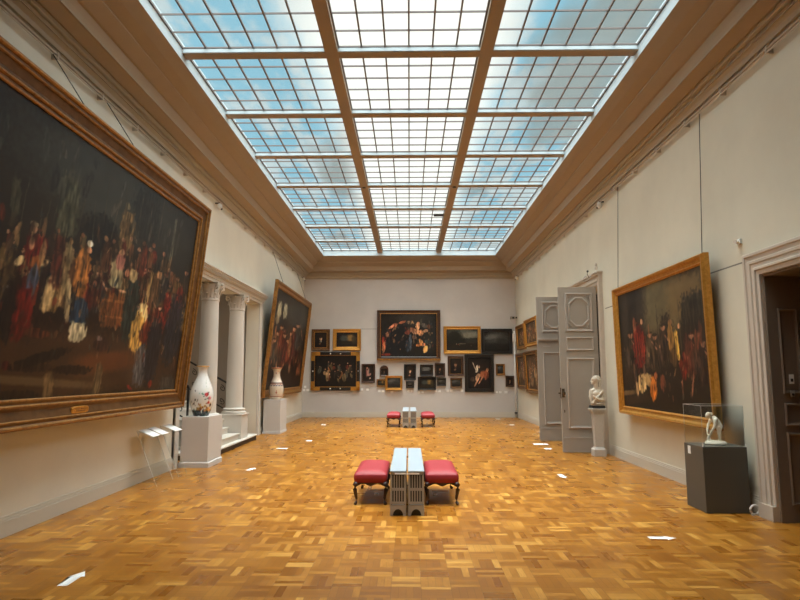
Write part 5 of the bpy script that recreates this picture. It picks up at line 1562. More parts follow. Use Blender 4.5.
for lab, y0, y1, z0, z1, mt, kd, sd in (
  ('gold framed picture on the right wall, upper of the pair nearest the end wall', 21.75, 23.3, 2.62, 3.55, 'gold_dark', 'figures', 51),
  ('gold framed picture on the right wall, upper of the pair behind the rear door leaf', 19.6, 21.6, 2.66, 3.62, 'gold', 'figures', 52),
  ('brown-gold framed picture on the right wall, lower of the pair nearest the end wall', 21.7, 23.35, 1.15, 2.48, 'gold_brown', 'figures', 53),
  ('brown-gold framed picture on the right wall, lower of the pair behind the rear door leaf', 19.6, 21.6, 1.05, 2.5, 'gold_brown', 'figures', 54)):
    painting('framed_painting', lab, y1-y0, z1-z0, (XW-.012, (y0+y1)/2, z0), (R(3), 0, R(-90)), .13, .09, M[mt], 'std', pic(kd, sd)+pic(kd, sd+7)+pic(kd, sd+9), (58, 42, 28), sd, 60, 50, 'pictures on the far right wall', M['gold'], 1.9)

# ------------------------------------------------------------------ white caption cards on the end wall
CARDS = [(-4.16, 1.19, .09, 'upper white caption card left of the gold-cornered crowd scene'), (-4.20, 1.065, .10, 'lower left white caption card beside the gold-cornered crowd scene'), (-4.05, 1.065, .12, 'lower right white caption card beside the gold-cornered crowd scene'),
 (-1.89, 1.09, .09, 'left white caption card below the pale nude figure'), (-1.67, 1.09, .10, 'right white caption card below the pale nude figure'),
 (-1.20, 1.03, .11, 'left white caption card below the small plain brown-gold panel'), (-1.06, 1.03, .11, 'right white caption card below the small plain brown-gold panel'), (-.70, .985, .11, 'white caption card below the small gold framed dark landscape'),
 (-.04, 1.03, .10, 'left white caption card under the tiny black framed picture'), (.09, 1.03, .10, 'right white caption card under the tiny black framed picture'),
 (.38, .985, .10, 'left white caption card below the golden landscape'), (.52, .985, .10, 'right white caption card below the golden landscape'), (1.05, 1.04, .11, 'left white caption card below the tiny grey picture'), (1.19, 1.03, .10, 'right white caption card below the tiny grey picture'),
 (1.52, 1.035, .11, 'left white caption card below the small grey-brown framed picture'), (1.67, 1.035, .12, 'middle white caption card below the small grey-brown framed picture'), (2.08, 1.045, .11, 'white caption card just left of the raised-arm figure'),
 (3.46, .985, .08, 'first white caption card to the right of the raised-arm figure'), (3.59, .985, .11, 'second white caption card to the right of the raised-arm figure'), (3.82, .985, .12, 'white caption card nearest the right corner of the end wall')]
for x, z, w, lab in CARDS:
    tag(obj('caption_card', shift(box(BM(), -w/2, w/2, -.006, 0, -.045, .045), Matrix.Identity(4)), M['white'], bevel=.001), lab, 'label card', 'caption cards on the end wall').location = (x, YB-.001, z)

# ================================================================== vases on plinths
def plinth(name, label, x0, x1, y0, y1, h, m, skirt_h=.09, out=.022, cap=0.):
    cx, cy = (x0+x1)/2, (y0+y1)/2; w, d = x1-x0, y1-y0
    t = thing(name, label, 'plinth', (cx, cy, 0))
    obj('shaft', box(BM(), -w/2, w/2, -d/2, d/2, 0, h), m, t, bevel=.004)
    if skirt_h:
        bm = BM(); loft(bm, [[(sx*(w/2+o), sy*(d/2+o), z) for sx, sy in ((-1, -1), (1, -1), (1, 1), (-1, 1))] for o, z in ((out, 0), (out, skirt_h-.015), (.001, skirt_h))]); obj('skirting', bm, m, t)
    return t
plinth('vase_plinth', 'tall grey-white plinth under the flowered vase', -4.205, -3.70, 11.10, 11.88, .915, M['plinth_white'], .10)
plinth('vase_plinth', 'grey-white plinth under the smaller red-patterned vase, by the far left painting', -4.20, -3.71, 17.29, 18.15, .96, M['plinth_white'], .07, .015)

def painted_lathe(name, prof, n, parent, strokes, base, seed, front):
    """strokes: u = 0..1 over the whole turn with .5 facing the direction `front`, v = 0..1 over the height"""
    pts = []       # resample the profile
    for (r0, z0), (r1, z1) in zip(prof, prof[1:]):
        k = max(1, int(math.hypot(r1-r0, z1-z0)/.012))
        pts += [(r0+(r1-r0)*i/k, z0+(z1-z0)*i/k) for i in range(k)]
    pts.append(prof[-1])
    zs = np.array([p[1] for p in pts]); zmin, zmax = zs.min(), zs.max()
    us = np.arange(n)/n
    V, U = np.meshgrid((zs-zmin)/(zmax-zmin), us, indexing='ij')
    C = paint_grid(U, V, strokes, base, seed, .02)
    verts, faces = [], []
    for r, z in pts:
        for i in range(n):
            a = front+(us[i]-.5)*2*math.pi; verts.append((r*math.cos(a), r*math.sin(a), z))
    for j in range(len(pts)-1):
        for i in range(n):
            k = (i+1) % n; faces.append((j*n+i, j*n+k, (j+1)*n+k, (j+1)*n+i))
    me = bpy.data.meshes.new(name); me.from_pydata(verts, [], faces)
    ca = me.color_attributes.new('pigment', 'FLOAT_COLOR', 'POINT')
    col = np.ones((len(verts), 4), dtype=np.float32); col[:, :3] = C.reshape(-1, 3)
    ca.data.foreach_set('color', col.ravel())
    return link(name, me, M['porcelain'], parent, True)

def catmull(p, n=6):
    out = []
    for i in range(len(p)-1):
        a, b, c, d = p[max(i-1, 0)], p[i], p[i+1], p[min(i+2, len(p)-1)]
        for k in range(n):
            t = k/n
            out.append(tuple(.5*((2*b[j])+(-a[j]+c[j])*t+(2*a[j]-5*b[j]+4*c[j]-d[j])*t*t+(-a[j]+3*b[j]-3*c[j]+d[j])*t**3) for j in (0, 1)))
    return out+[p[-1]]
v1 = thing('painted_vase', 'large white porcelain vase painted with red flowers and dark rockwork, on the near left plinth', 'vase', (-3.945, 11.38, .915))
prof = catmull([(.135, 0), (.150, .04), (.185, .14), (.212, .26), (.220, .37), (.205, .48), (.165, .59), (.122, .69), (.093, .77), (.083, .84), (.088, .895), (.118, .935)])+[(.112, .936), (.082, .90), (.075, .84)]
S = []
q = random.Random(3)
for i in range(26): S.append((q.uniform(.28, .72), q.uniform(.0, .10), q.uniform(.008, .03), q.uniform(.02, .06), 0, *q.choice([(22, 44, 44), (16, 30, 34), (34, 66, 58), (40, 36, 34)]), .9, 2))
for i in range(14): S.append((.30+.034*i, .045+.03*math.sin(i*1.7), .03, .045, 0, *q.choice([(20, 40, 42), (30, 58, 52), (44, 40, 40)]), .92, 3))
for u, v in ((.45, .15), (.50, .18), (.60, .15), (.66, .12), (.56, .12)): S.append((u, v, .026, .032, 0, *q.choice([(200, 130, 60), (214, 170, 92), (176, 70, 56)]), .9, 2))
for i in range(18): S.append((q.uniform(.45, .66), q.uniform(.12, .26), q.uniform(.006, .014), q.uniform(.012, .03), 0, *q.choice([(206, 160, 80), (190, 120, 66), (222, 186, 120), (150, 60, 50)]), .85, 2))
for i in range(14): S.append((q.uniform(.34, .45), q.uniform(.10, .36), q.uniform(.004, .009), q.uniform(.008, .03), 0, *q.choice([(60, 50, 46), (90, 76, 66), (40, 60, 56)]), .8, 2))
for u, v, r, c in ((.565, .43, .030, (190, 36, 50)), (.565, .43, .014, (222, 90, 90)), (.61, .36, .024, (222, 130, 140)), (.60, .27, .02, (206, 60, 50)), (.55, .20, .022, (226, 180, 90)), (.64, .22, .02, (60, 30, 30))): S.append((u, v, r, r*1.55, 0, *c, .95, 2))
for u, v in ((.53, .40), (.52, .43), (.58, .35), (.55, .34), (.51, .46), (.60, .47)): S.append((u, v, .012, .010, 20, 36, 110, 88, .9, 2))
for i in range(9): S.append((.555+.006*i+.008*math.sin(i*1.3), .52+.035*i, .004, .014, 10, *q.choice([(176, 166, 120), (196, 176, 90), (130, 140, 110)]), .8, 2))
S += [(.40, .52, .010, .008, 20, 40, 40, 50, .9, 2), (.41, .50, .006, .012, 0, 40, 40, 50, .9, 2), (.47, .45, .006, .008, 0, 60, 120, 110, .8, 2)]
painted_lathe('body', prof, 96, v1, S, (232, 230, 226), 5, R(-71))
obj('gilt_rim', lathe(BM(), [(.112, .922), (.120, .928), (.121, .938), (.112, .942), (.108, .938)], 48), M['gold_rim'], v1, smooth=True)

v2 = thing('painted_vase', 'smaller cream vase with red and dark patterns, on the far left plinth', 'vase', (-3.90, 17.56, .96))
prof = catmull([(.13, 0), (.135, .03), (.16, .05), (.19, .14), (.208, .25), (.206, .36), (.178, .47), (.135, .56), (.105, .66), (.098, .76), (.12, .86), (.165, .925)])+[(.158, .93), (.115, .87), (.09, .80)]
S = [(.5, .50, .6, .02, 0, 120, 66, 54, .7, 4), (.5, .53, .6, .012, 0, 90, 70, 70, .5, 4), (.5, .985, .6, .02, 0, 190, 110, 80, .8, 4), (.5, .10, .6, .018, 0, 130, 70, 50, .7, 4), (.5, .16, .6, .008, 0, 176, 110, 90, .7, 4)]
for i in range(16):
    S += [(i/16, .44, .024, .018, 0, 66, 60, 80, .8, 2), (i/16+.03, .47, .012, .012, 0, 160, 60, 56, .8, 2)]
for i in range(34): S.append((q.uniform(0, 1), q.uniform(.56, .92), .014, q.uniform(.012, .03), 0, *q.choice([(196, 120, 100), (176, 80, 70), (206, 150, 120), (150, 100, 96)]), .75, 2))
for u in (.25, .5, .75, 1.0): S += [(u, .22, .030, .012, 0, 150, 60, 50, .8, 2), (u, .25, .006, .06, 0, 150, 60, 50, .8, 2)]
painted_lathe('body', prof, 80, v2, S, (222, 208, 188), 6, R(-77))

# ================================================================== bust on its pedestal
bp_ = thing('bust_pedestal', 'grey marble tapering pedestal under the bust, in front of the grey double door', 'pedestal', (3.955, 12.80, 0))
obj('foot', box(BM(), -.125, .125, -.12, .12, 0, .15), M['bust_plinth'], bp_, bevel=.008)
obj('foot_moulding', frustum(BM(), 0, 0, .15, .19, .22, .21, .17, .16), M['bust_plinth'], bp_)
obj('shaft', frustum(BM(), 0, 0, .19, .86, .155, .15, .205, .195), M['bust_plinth'], bp_, bevel=.005)
bm = BM()
for w, a, b in ((.22, .86, .885), (.245, .885, .91), (.28, .91, .95), (.31, .95, .985)): box(bm, -w/2, w/2, -w/2*.92, w/2*.92, a, b)
obj('cap', bm, M['bust_plinth'], bp_, bevel=.004)
bu = thing('marble_bust', 'white bust with curled hair, head turned left, arm folded across the chest', 'sculpture', (3.955, 12.80, .985))
obj('socle', box(BM(), -.135, .135, -.12, .12, 0, .055), M['black'], bu, bevel=.004)
# body: faces the camera with the head turned to the left (-x)
B = [('e', (0, 0, .14), (.125, .085, .10), (0, 0, 0)), ('e', (.01, 0, .24), (.135, .085, .11), (0, 0, 0)), ('e', (0, -.03, .30), (.10, .065, .075), (0, 0, 0)),
     ('c', [(-.10, .0, .36), (.0, .01, .385), (.11, .0, .35)], [.048, .055, .055]),
     ('c', [(.115, 0, .345), (.135, -.02, .25), (.12, -.06, .165)], [.056, .048, .042]), ('c', [(.12, -.06, .165), (.03, -.105, .18), (-.07, -.10, .235)], [.042, .035, .024]),
     ('c', [(-.07, -.10, .235), (-.10, -.095, .265)], [.024, .015]),
     ('c', [(-.105, 0, .345), (-.125, -.01, .24), (-.11, -.03, .15)], [.05, .044, .036]),
     ('c', [(0, .01, .38), (-.008, .0, .45), (-.015, .0, .50)], [.058, .048, .046])]
sculpt('torso', B, .009, M['marble'], bu, 3)
H_ = [('e', (-.02, 0, .585), (.078, .064, .088), (0, 0, 0)), ('e', (-.058, 0, .545), (.042, .046, .056), (0, 0, 0)), ('e', (-.088, 0, .512), (.020, .022, .020), (0, 0, 0)),
      ('c', [(-.092, 0, .59), (-.112, 0, .558)], [.010, .013]), ('e', (-.094, 0, .530), (.011, .018, .006), (0, 0, 0)), ('e', (-.084, .0, .605), (.018, .046, .012), (0, 0, 0)),
      ('e', (-.080, -.022, .583), (.010, .011, .007), (0, 0, 0)), ('e', (-.080, .022, .583), (.010, .011, .007), (0, 0, 0)), ('e', (.0, -.062, .568), (.012, .010, .024), (0, 0, 0)), ('c', [(-.01, 0, .52), (-.012, 0, .46)], [.046, .046])]
sculpt('head', H_, .006, M['marble'], bu, 2)
q = random.Random(11); Hh_ = [('e', (.016, 0, .616), (.070, .064, .062), (0, 0, 0))]
for i in range(46):
    a, b = q.uniform(-math.pi, math.pi), q.uniform(-.5, 1.4)
    p = Vector((.012+.076*math.cos(b)*math.cos(a), .066*math.cos(b)*math.sin(a), .606+.070*math.sin(b)))
    if p.x < -.045 and p.z < .645: continue
    Hh_.append(('e', tuple(p), (.020, .020, .016), (0, 0, 0)))
Hh_ += [('e', (.085, 0, .585), (.034, .034, .036), (0, 0, 0)), ('c', [(.07, -.045, .56), (.065, -.05, .47), (.07, -.055, .41)], [.018, .015, .010])]
sculpt('curled_hair', Hh_, .007, M['marble'], bu, 2)
D_ = [('c', [(.10, -.075, .36), (.03, -.10, .28), (-.06, -.105, .18), (-.10, -.09, .11)], [.026, .024, .022, .020]), ('c', [(.13, -.055, .33), (.10, -.08, .24), (.06, -.10, .14)], [.022, .020, .018]),
      ('c', [(.14, 0, .36), (.06, .02, .42), (-.06, .02, .41)], [.024, .022, .018]), ('c', [(-.13, -.06, .12), (0, -.10, .09), (.13, -.06, .11)], [.024, .026, .024]), ('c', [(-.13, -.05, .08), (0, -.085, .065), (.13, -.05, .075)], [.022, .024, .022])]
sculpt('drapery', D_, .008, M['marble'], bu, 3)

# ================================================================== display case with statuette
dp = plinth('display_plinth', 'dark grey-green display plinth by the right doorway', 3.645, 4.19, 7.63, 8.14, .80, M['plinth_dark'], 0)
obj('recessed_foot', box(BM(), -.25, .25, -.235, .235, -.0, .03), M['black'], dp)
tag(obj('caption_card', box(BM(), -.006, 0, -.035, .035, -.05, .05), M['white']), 'white caption card on the left face of the dark display plinth', 'label card').location = (3.645, 7.99, .725)
gc = thing('glass_case', 'clear glass case covering the statuette on the dark plinth', 'display case', (3.9175, 7.885, .80))
W2, D2, HC = .262, .245, .505
for nm, a in (('front_pane', (-W2, W2, -D2, -D2+.006)), ('rear_pane', (-W2, W2, D2-.006, D2)), ('side_pane', (-W2, -W2+.006, -D2+.006, D2-.006)), ('side_pane', (W2-.006, W2, -D2+.006, D2-.006))):
    obj(nm, box(BM(), a[0], a[1], a[2], a[3], .004, HC-.006), M['glass'], gc)
obj('top_pane', box(BM(), -W2, W2, -D2, D2, HC-.006, HC), M['glass'], gc)
for sx in (-1, 1):
    for sy in (-1, 1): obj('glass_edge', tube(BM(), [(sx*(W2-.002), sy*(D2-.002), .004), (sx*(W2-.002), sy*(D2-.002), HC)], .0028, 5), M['glass_edge'], gc)
for z in (HC-.002,):
    for a, b in (((-W2, -D2), (W2, -D2)), ((W2, -D2), (W2, D2)), ((W2, D2), (-W2, D2)), ((-W2, D2), (-W2, -D2))):
        obj('glass_edge', tube(BM(), [(*a, z), (*b, z)], .0028, 5), M['glass_edge'], gc)
for sx in (-1, 1): obj('clip', box(BM(), sx*W2-.004, sx*W2+.004, -D2-.004, -D2+.012, .0, .035), M['white_plastic'], gc)

fg = thing('statuette', 'cream statuette of a stooping nude figure bending over a round base, inside the glass case', 'sculpture', (3.945, 7.90, .805))
obj('base', lathe(BM(), [(.125, 0), (.13, .012), (.122, .03), (.10, .04), (.001, .045)], 32), M['biscuit'], fg, angle=40)
# bending towards -x (left), hands reaching down to the base
F_ = [('c', [(.075, .03, .04), (.070, .03, .125), (.060, .028, .205)], [.014, .021, .031]), ('c', [(.035, -.04, .045), (.02, -.045, .13), (.045, -.03, .205)], [.013, .020, .031]),
      ('c', [(.075, .03, .045), (.045, .03, .04)], [.014, .010]), ('c', [(.035, -.04, .05), (.0, -.042, .042)], [.013, .010]),
      ('e', (.055, 0, .225), (.042, .048, .042), (0, 0, 0)), ('c', [(.055, 0, .225), (.035, 0, .275), (-.005, 0, .315)], [.042, .040, .044]), ('e', (-.005, 0, .312), (.042, .060, .036), (0, R(-35), 0)),
      ('c', [(-.015, .058, .310), (-.055, .06, .235), (-.085, .03, .165)], [.022, .017, .013]), ('c', [(-.085, .03, .165), (-.09, .015, .12)], [.013, .009]),
      ('c', [(-.015, -.058, .308), (-.04, -.07, .22), (-.075, -.04, .145)], [.022, .017, .013]), ('c', [(-.075, -.04, .145), (-.085, -.03, .105)], [.013, .009]),
      ('c', [(-.03, 0, .330), (-.055, 0, .350)], [.022, .020]), ('e', (-.078, 0, .362), (.034, .029, .036), (0, R(25), 0)), ('e', (-.105, 0, .352), (.010, .009, .009), (0, 0, 0)),('e', (-.093, 0, .336), (.018, .016, .014), (0, 0, 0))]
for k in range(4): F_.append(('c', [(-.088, .015-.012*k, .12), (-.092, .012-.013*k, .095)], [.006, .004]))
sculpt('figure', F_, .0055, M['biscuit'], fg, 2)
q = random.Random(5); Hr = [('e', (-.068, 0, .378), (.034, .031, .026), (0, R(25), 0))]
for i in range(16): a = q.uniform(0, 6.28); Hr.append(('e', (-.062+.03*math.cos(a), .03*math.sin(a), .380+q.uniform(-.012, .014)), (.010, .010, .009), (0, 0, 0)))
sculpt('hair', Hr, .005, M['biscuit'], fg, 1)
sculpt('tree_stump', [('c', [(-.075, 0, .03), (-.085, .005, .075), (-.08, 0, .10)], [.030, .022, .016]), ('e', (-.06, -.05, .045), (.03, .025, .015), (0, 0, 0))], .006, M['biscuit'], fg, 2)

# ================================================================== leaning clear caption stands on the left
def stand(y0, y1, label, cards):
    t = thing('caption_stand', label, 'label stand', (-3.86, (y0+y1)/2, 0)); L = y1-y0
    # bent acrylic sheet: leaning back panel and a tray tilted towards the room
    th = .006
    out = [(.02, .001), (-.33, .83), (-.31, .84), (-.06, .735)]; inn = [(.03, .001), (-.318, .822), (-.31, .83), (-.064, .726)]
    bm = BM(); loft(bm, [[(x, y, z) for x, z in out+inn[::-1]] for y in (-L/2, L/2)])
    pts = [(.025, .001), (-.325, .833), (-.06, .731)]
    obj('clear_sheet', bm, M['glass'], t)
    for y in (-L/2, L/2):
        obj('sheet_edge', tube(BM(), [(x, y, z+.004) for x, z in pts], .0035, 5), M['glass_edge'], t)
    sl = math.atan2(.735-.84, .25)
    for a, b in cards:
        c = thing('caption_sheet', label.replace('clear stand', 'white caption sheet on the clear stand') + (', nearer' if a < 0 and len(cards) > 1 else ', farther' if len(cards) > 1 else ''), 'label card', (-3.86-.185, (y0+y1)/2+(a+b)/2*L, .7935), (0, -sl, 0))
        obj('sheet', box(BM(), -.125, .125, -(b-a)/2*L, (b-a)/2*L, -.002, .002), M['white'], c)
stand(9.24, 9.86, 'clear stand leaning at the left wall, nearer one', [(-.49, -.03), (.05, .49)])
stand(10.10, 10.46, 'clear stand leaning at the left wall, beside the plinth', [(-.42, .44)])

# ================================================================== benches and cabinets along the middle
def stool_parts(t, w, d):
    bm = BM(); N_ = 14; g = []        # domed upholstered seat
    z0, z1 = .285, .395
    def dome(u, v): return .05*(1-abs(u)**5)*(1-abs(v)**8)
    bmg = BM(); vv = {}
    for j in range(N_+1):
        for i in range(N_+1):
            u, v = i/N_*2-1, j/N_*2-1
            vv[i, j] = bmg.verts.new((u*w/2, v*d/2, z1+dome(u, v)))
    for j in range(N_):
        for i in range(N_): bmg.faces.new((vv[i, j], vv[i+1, j], vv[i+1, j+1], vv[i, j+1]))
    rim = [vv[i, 0] for i in range(N_+1)]+[vv[N_, j] for j in range(1, N_+1)]+[vv[i, N_] for i in range(N_-1, -1, -1)]+[vv[0, j] for j in range(N_-1, 0, -1)]
    prev = rim
    for s, z in ((1.03, z1-.02), (1.035, z1-.055), (1.0, z0)):
        cur = [bmg.verts.new((v.co.x*s, v.co.y*(1+(s-1)*w/d), z)) for v in rim]
        for a in range(len(rim)):
            b = (a+1) % len(rim); bmg.faces.new((prev[a], cur[a], cur[b], prev[b]))
        prev = cur
    bmg.faces.new(prev[::-1])
    obj('seat', bmg, M['red'], t, smooth=True)
    for sy in (-1, 1):       # scalloped aprons
        n = 16; bm = BM(); top = []; bot = []
        for i in range(n+1):
            x = -w/2+.02+(w-.04)*i/n; f = i/n
            top.append((x, z0)); bot.append((x, z0-.030-.016*math.cos(f*4*math.pi)-.0*f))
        o = top+bot[::-1]
        loft(bm, [[(x, y, z) for x, z in o] for y in (sy*(d/2-.03), sy*(d/2-.005))]); obj('apron', bm, M['mahogany'], t)
    for sx in (-1, 1):
        n = 16; bm = BM(); top = []; bot = []
        for i in range(n+1):
            y = -d/2+.02+(d-.04)*i/n; f = i/n
            top.append((y, z0)); bot.append((y, z0-.030-.016*math.cos(f*4*math.pi)))
        o = top+bot[::-1]
        loft(bm, [[(x, y, z) for y, z in o] for x in (sx*(w/2-.03), sx*(w/2-.005))]); obj('apron', bm, M['mahogany'], t)
    for sx in (-1, 1):
        for sy in (-1, 1):   # cabriole legs
            x, y = sx*(w/2-.02), sy*(d/2-.02)
            path = [(0, .29, .030), (.012, .25, .034), (.014, .20, .030), (.004, .14, .022), (-.006, .08, .017), (-.004, .04, .017), (.008, .02, .022), (.012, .004, .020)]
            obj('leg', tube(BM(), [(x+sx*o*1.0, y+sy*o*.8, z) for o, z, r in path], .02, 10, [r for _, _, r in path]), M['mahogany'], t, smooth=True)

def cabinet_parts(t, w, d, h):
    obj('core', box(BM(), -w/2+.012, w/2-.012, .02, d-.02, .002, h-.03), M['cab_dark'], t)
    for sx in (-1, 1): obj('side_panel', box(BM(), min(sx*w/2, sx*(w/2-.012)), max(sx*w/2, sx*(w/2-.012)), 0, d, 0, h-.015), M['cab'], t)
    for yy, s in ((0, 1), (d, -1)):        # slotted end panels with an arched foot
        y0, y1 = (0, .016) if s > 0 else (d-.016, d)
        wi = w/2-.012; bm = BM()
        zones = [(.115, .125), (.165, .295), (.325, .475)]
        box(bm, -wi, wi, y0, y1, h-.045, h-.015); box(bm, -wi, wi, y0, y1, .295, .325); box(bm, -wi, wi, y0, y1, .14, .165)
        for za, zb in zones[1:]:
            zb = min(zb, h-.045); n = 5; sw = .014
            for i in range(n+1):
                x = -wi+(2*wi-sw)*i/n; box(bm, x, x+sw, y0, y1, za, zb)
        o = obj('slotted_grille', bm, M['cab'], t)
        ar = [(wi*.74*math.cos(math.pi*i/12), .08*math.sin(math.pi*i/12)) for i in range(13)]
        pts = [(wi, 0)]+ar+[(-wi, 0)]; top = [(wi, .125)]+[(x, .125) for x, z in ar]+[(-wi, .125)]
        bm = BM(); V4 = [[bm.verts.new((x, y, z)) for x, z in L_] for y in (y0, y1) for L_ in (pts, top)]
        for i in range(len(pts)-1):
            bm.faces.new((V4[0][i], V4[0][i+1], V4[1][i+1], V4[1][i])); bm.faces.new((V4[2][i], V4[3][i], V4[3][i+1], V4[2][i+1]))
            bm.faces.new((V4[0][i], V4[2][i], V4[2][i+1], V4[0][i+1])); bm.faces.new((V4[1][i], V4[1][i+1], V4[3][i+1], V4[3][i]))
        for i in (0, -1): bm.faces.new((V4[0][i], V4[1][i], V4[3][i], V4[2][i]))
        obj('arched_foot', bm, M['cab'], t)
        bm = box(BM(), -wi+.006, wi-.006, y0-.002 if s > 0 else y0, y1 if s > 0 else y1+.002, .1285, .1345)
        obj('pale_strip', bm, M['cab_top'], t)
    obj('top_panel', box(BM(), -w/2-.003, w/2+.003, -.006, d+.006, h-.015, h), M['cab_top'], t, bevel=.003)

first = None
def copy_tree(o, parent=None):
    c = o.copy(); COL.objects.link(c)
    if parent: c.parent = parent
    for ch in list(o.children): copy_tree(ch, c)
    return c
for k, (x, y, sc, lab) in enumerate(((-.515, 8.61, 1, 'red seated stool left of the near grey cabinets'), (.425, 8.61, 1, 'red seated stool right of the near grey cabinets'),
        (-.52, 20.08, 1, 'red seated stool left of the far grey cabinets, by the end wall'), (.60, 20.08, 1, 'red seated stool right of the far grey cabinets, by the end wall'))):
    if k == 0:
        first = thing('upholstered_stool', lab, 'stool', (x, y, 0), group='red stools'); stool_parts(first, .42, 1.15); o = first
    else:
        o = copy_tree(first); o['label'] = lab; o.location = (x, y, 0)
first = None
for k, (x, y, lab) in enumerate(((-.142, 7.445, 'long low grey slotted cabinet with a pale top, left of the near pair'), (.078, 7.445, 'long low grey slotted cabinet with a pale top, right of the near pair'),
        (-.128, 19.23, 'long low grey slotted cabinet with a pale top, left of the far pair'), (.122, 19.23, 'long low grey slotted cabinet with a pale top, right of the far pair'))):
    if k == 0:
        first = thing('slotted_cabinet', lab, 'cabinet', (x, y, 0), group='grey slotted cabinets'); cabinet_parts(first, .192, 2.26, .53); o = first
    else:
        o = copy_tree(first); o['label'] = lab; o.location = (x, y, 0)
tag(obj('caption_strip', box(BM(), -.15, .15, -.004, 0, -.009, .009), M['white'], bevel=.001), 'thin white strip bridging the front ends of the two near grey cabinets', 'label strip').location = (-.032, 7.438, .497)

# ================================================================== marks stuck on the floor
def arrow(label, x, y, ang, L, w):
    pts = [(-L/2, -w*.28), (L*.12, -w*.28), (L*.12, -w*.5), (L/2, 0), (L*.12, w*.5), (L*.12, w*.28), (-L/2, w*.28)]
    bm = BM(); f0 = [bm.verts.new((a, b, 0)) for a, b in pts]; f1 = [bm.verts.new((a, b, .002)) for a, b in pts]
    bm.faces.new(f0[::-1]); bm.faces.new(f1)
    for i in range(7): bm.faces.new((f0[i], f0[(i+1) % 7], f1[(i+1) % 7], f1[i]))
    bmesh.ops.triangulate(bm, faces=[f for f in bm.faces if len(f.verts) > 4])
    o = obj('floor_arrow', bm, M['white']); o.location = (x, y, .0005); o.rotation_euler = (0, 0, ang)
    return tag(o, label, 'floor arrow', 'white arrows stuck on the floor')
arrow('white arrow on the floor at the lower left, pointing away up the room', -2.815, 5.19, R(91), .36, .14)
arrow('white arrow on the floor before the dark display plinth, pointing right', 2.637, 6.515, R(-3), .28, .15)
arrow('small white arrow on the floor ahead of the bust pedestal', 2.555, 10.30, R(-88), .36, .15)
arrow('small white arrow on the floor in front of the near left plinth', -2.85, 10.96, R(78), .30, .15)

def sticker(label, x, y, w, d):
    o = obj('floor_sticker', box(BM(), -w/2, w/2, -d/2, d/2, 0, .002), M['white']); o.location = (x, y, .0005)
    tag(o, label, 'floor sticker', 'white stickers on the floor')
sticker('white rectangular sticker on the floor between the two left plinths', -2.93, 13.95, .26, .16)
sticker('small white sticker on the floor in front of the far left plinth', -2.58, 15.55, .16, .20)
sticker('small white sticker on the floor near the far left corner', -2.90, 20.4, .14, .3)
sticker('white sticker strip on the floor below the rear grey door leaf', 3.20, 14.9, .34, .25)
sticker('small white sticker on the floor between the two grey door leaves', 3.17, 14.0, .16, .22)
sticker('tiny white sticker on the floor at the right end of the far wall', 3.36, 23.1, .16, .3)
sticker('tiny white sticker on the floor ahead of the right far corner', 4.0-.55, 20.5, .14, .25)

# ================================================================== small fittings
def detector(label, x, y, z, sx):
    t = thing('motion_detector', label, 'detector', (x, y, z), group='white detectors under the cornice')
    bm = BM(); bmesh.ops.create_icosphere(bm, subdivisions=3, radius=.065, matrix=Matrix.Translation((0, 0, -.075)) @ Matrix.Diagonal((.85, .85, 1.15, 1))); obj('housing', bm, M['white_plastic'], t, smooth=True)
    obj('arm', tube(BM(), [(sx*.10, 0, .0), (0, 0, .0), (0, 0, -.03)], .016, 8), M['iron'], t)
    bm = BM(); bmesh.ops.create_icosphere(bm, subdivisions=2, radius=.026, matrix=Matrix.Translation((-sx*.038, .02, -.125))); obj('lens', bm, M['black'], t, smooth=True)
detector('white detector under the left cornice above the portico', -XW+.10, 12.7, 5.44, -1)
detector('white detector under the right cornice above the double door', XW-.10, 12.8, 5.46, 1)
detector('white detector in the far left corner under the cornice', -XW+.10, 23.2, 5.50, -1)
detector('white detector in the far right corner under the cornice', XW-.10, 23.0, 5.50, 1)
sc_ = thing('security_camera', 'grey-white camera high in the far right corner', 'camera', (4.24, 23.6, 3.92))
obj('body', box(BM(), -.24, -.04, -.12, .08, -.06, .05), M['cab'], sc_, bevel=.02)
obj('lens', tube(BM(), [(-.14, -.12, -.005), (-.15, -.19, -.02)], .04, 10), M['black'], sc_)
obj('bracket', box(BM(), -.04, .035, -.03, .03, -.03, .03), M['iron'], sc_)
pc = thing('cable_conduit', 'white vertical conduit pipe running down the far right corner', 'pipe', (4.17, 23.72, 0))
obj('pipe', tube(BM(), [(0, 0, .0), (0, 0, 3.4)], .032, 8), M['white_plastic'], pc, smooth=True)
obj('junction_box', box(BM(), -.075, .05, -.05, .06, 2.98, 3.30), M['white_plastic'], pc, bevel=.01)
obj('clamp', box(BM(), -.05, .05, -.04, .07, .16, .22), M['iron'], pc)
dc = thing('door_sensor', 'small white sensor above the near right doorway', 'detector', (XW-.001, 7.62, 3.40))
obj('base_plate', box(BM(), -.03, 0, -.05, .05, -.03, .03), M['white_plastic'], dc, bevel=.004)
obj('head', tube(BM(), [(-.03, 0, 0), (-.09, -.05, -.015)], .026, 10), M['white_plastic'], dc)

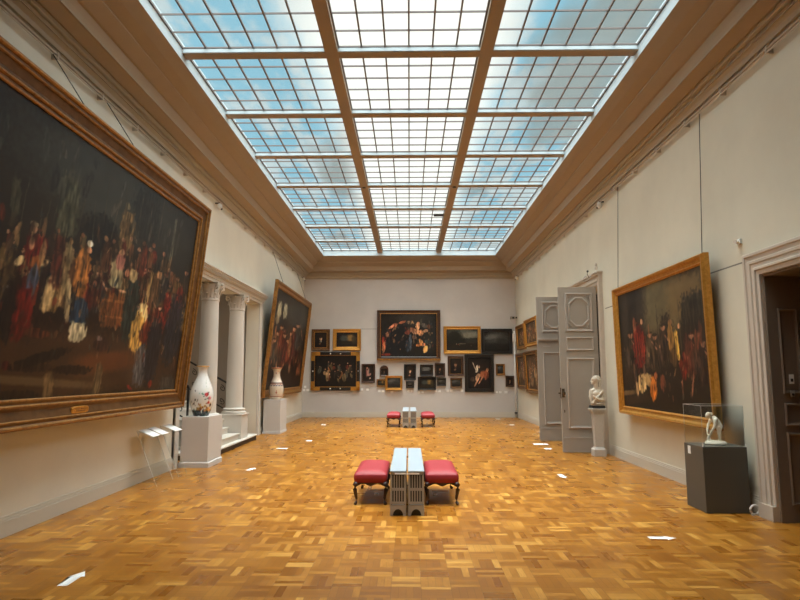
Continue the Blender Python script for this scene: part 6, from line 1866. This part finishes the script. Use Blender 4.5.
# ================================================================== light and sky
W = bpy.data.worlds.new('daylight'); SC.world = W; W.use_nodes = True
t = W.node_tree; N = NT(t); bg = t.nodes['Background']
tc = t.nodes.new('ShaderNodeTexCoord'); dx, dy, dz = N.xyz(tc.outputs['Generated'])
zz = N.m('MAXIMUM', dz, .06)
ax, ay = N.m('DIVIDE', dx, zz), N.m('DIVIDE', dy, zz)
cl = N.noise(N.vec(N.m('MULTIPLY', ax, 2.2), N.m('MULTIPLY', ay, .9), 0.), 2.6, 5, .55)
cl2 = N.noise(N.vec(N.m('MULTIPLY', ax, 1.5), N.m('MULTIPLY', ay, .5), 4.), 1.7, 3, .5)
aa = N.m('ADD', N.m('ABSOLUTE', ax), N.m('MULTIPLY', N.m('SUBTRACT', cl2, .5), .22))
side = N.sstep(aa, .20, .40)
blue = N.mix(N.sstep(cl, .44, .58), SKY['blue'], SKY['cloud'])
blue = N.mix(N.sstep(cl2, .55, .66, 0, .85), blue, SKY['dull'])
c = N.mix(side, SKY['white'], blue)
# overhead, rear and wide-angle sky, all unseen, boosted to light the room
up = N.sstep(dz, .80, .95)
behind = N.sstep(dy, .10, -.30)
wa = N.m('ABSOLUTE', ax)
wide = N.m('MULTIPLY', N.sstep(wa, .78, .95), N.sstep(wa, 1.6, 2.4, 1, 0))
c = N.mix(wide, c, SKY['wide'])
c = N.mix(behind, c, SKY['behind'])
c = N.mix(up, c, SKY['zenith_boost'])
t.links.new(c, bg.inputs[0]); bg.inputs[1].default_value = 1

def area(name, loc, rot, sx, sy, power, col):
    l = bpy.data.lights.new(name, 'AREA'); l.shape = 'RECTANGLE'; l.size = sx; l.size_y = sy; l.energy = power; l.color = col
    o = bpy.data.objects.new(name, l); COL.objects.link(o); o.location = loc; o.rotation_euler = rot; return o
area('stairhall_fill', (-6.4, 14, 4.55), (0, 0, 0), 2.5, 4, HALL_P, (1, .88, .72))  # unseen fill light added to brighten the stair hall

# ================================================================== camera
F = 595.0
cam = bpy.data.cameras.new('camera'); co = bpy.data.objects.new('camera', cam); COL.objects.link(co)
cam.sensor_width = 36; cam.lens = 36*F/800; cam.clip_start = .05
P_ = math.atan(74/F); YAW = math.atan(9.5*math.cos(P_)/F)
co.location = (0, 0, 1.7); co.rotation_euler = (math.pi/2+P_, 0, YAW)
SC.camera = co
SC.view_settings.view_transform = 'Standard'; SC.view_settings.look = 'None'
SC.view_settings.gamma = 1; SC.view_settings.use_curve_mapping = False
SC.view_settings.exposure = EXPO
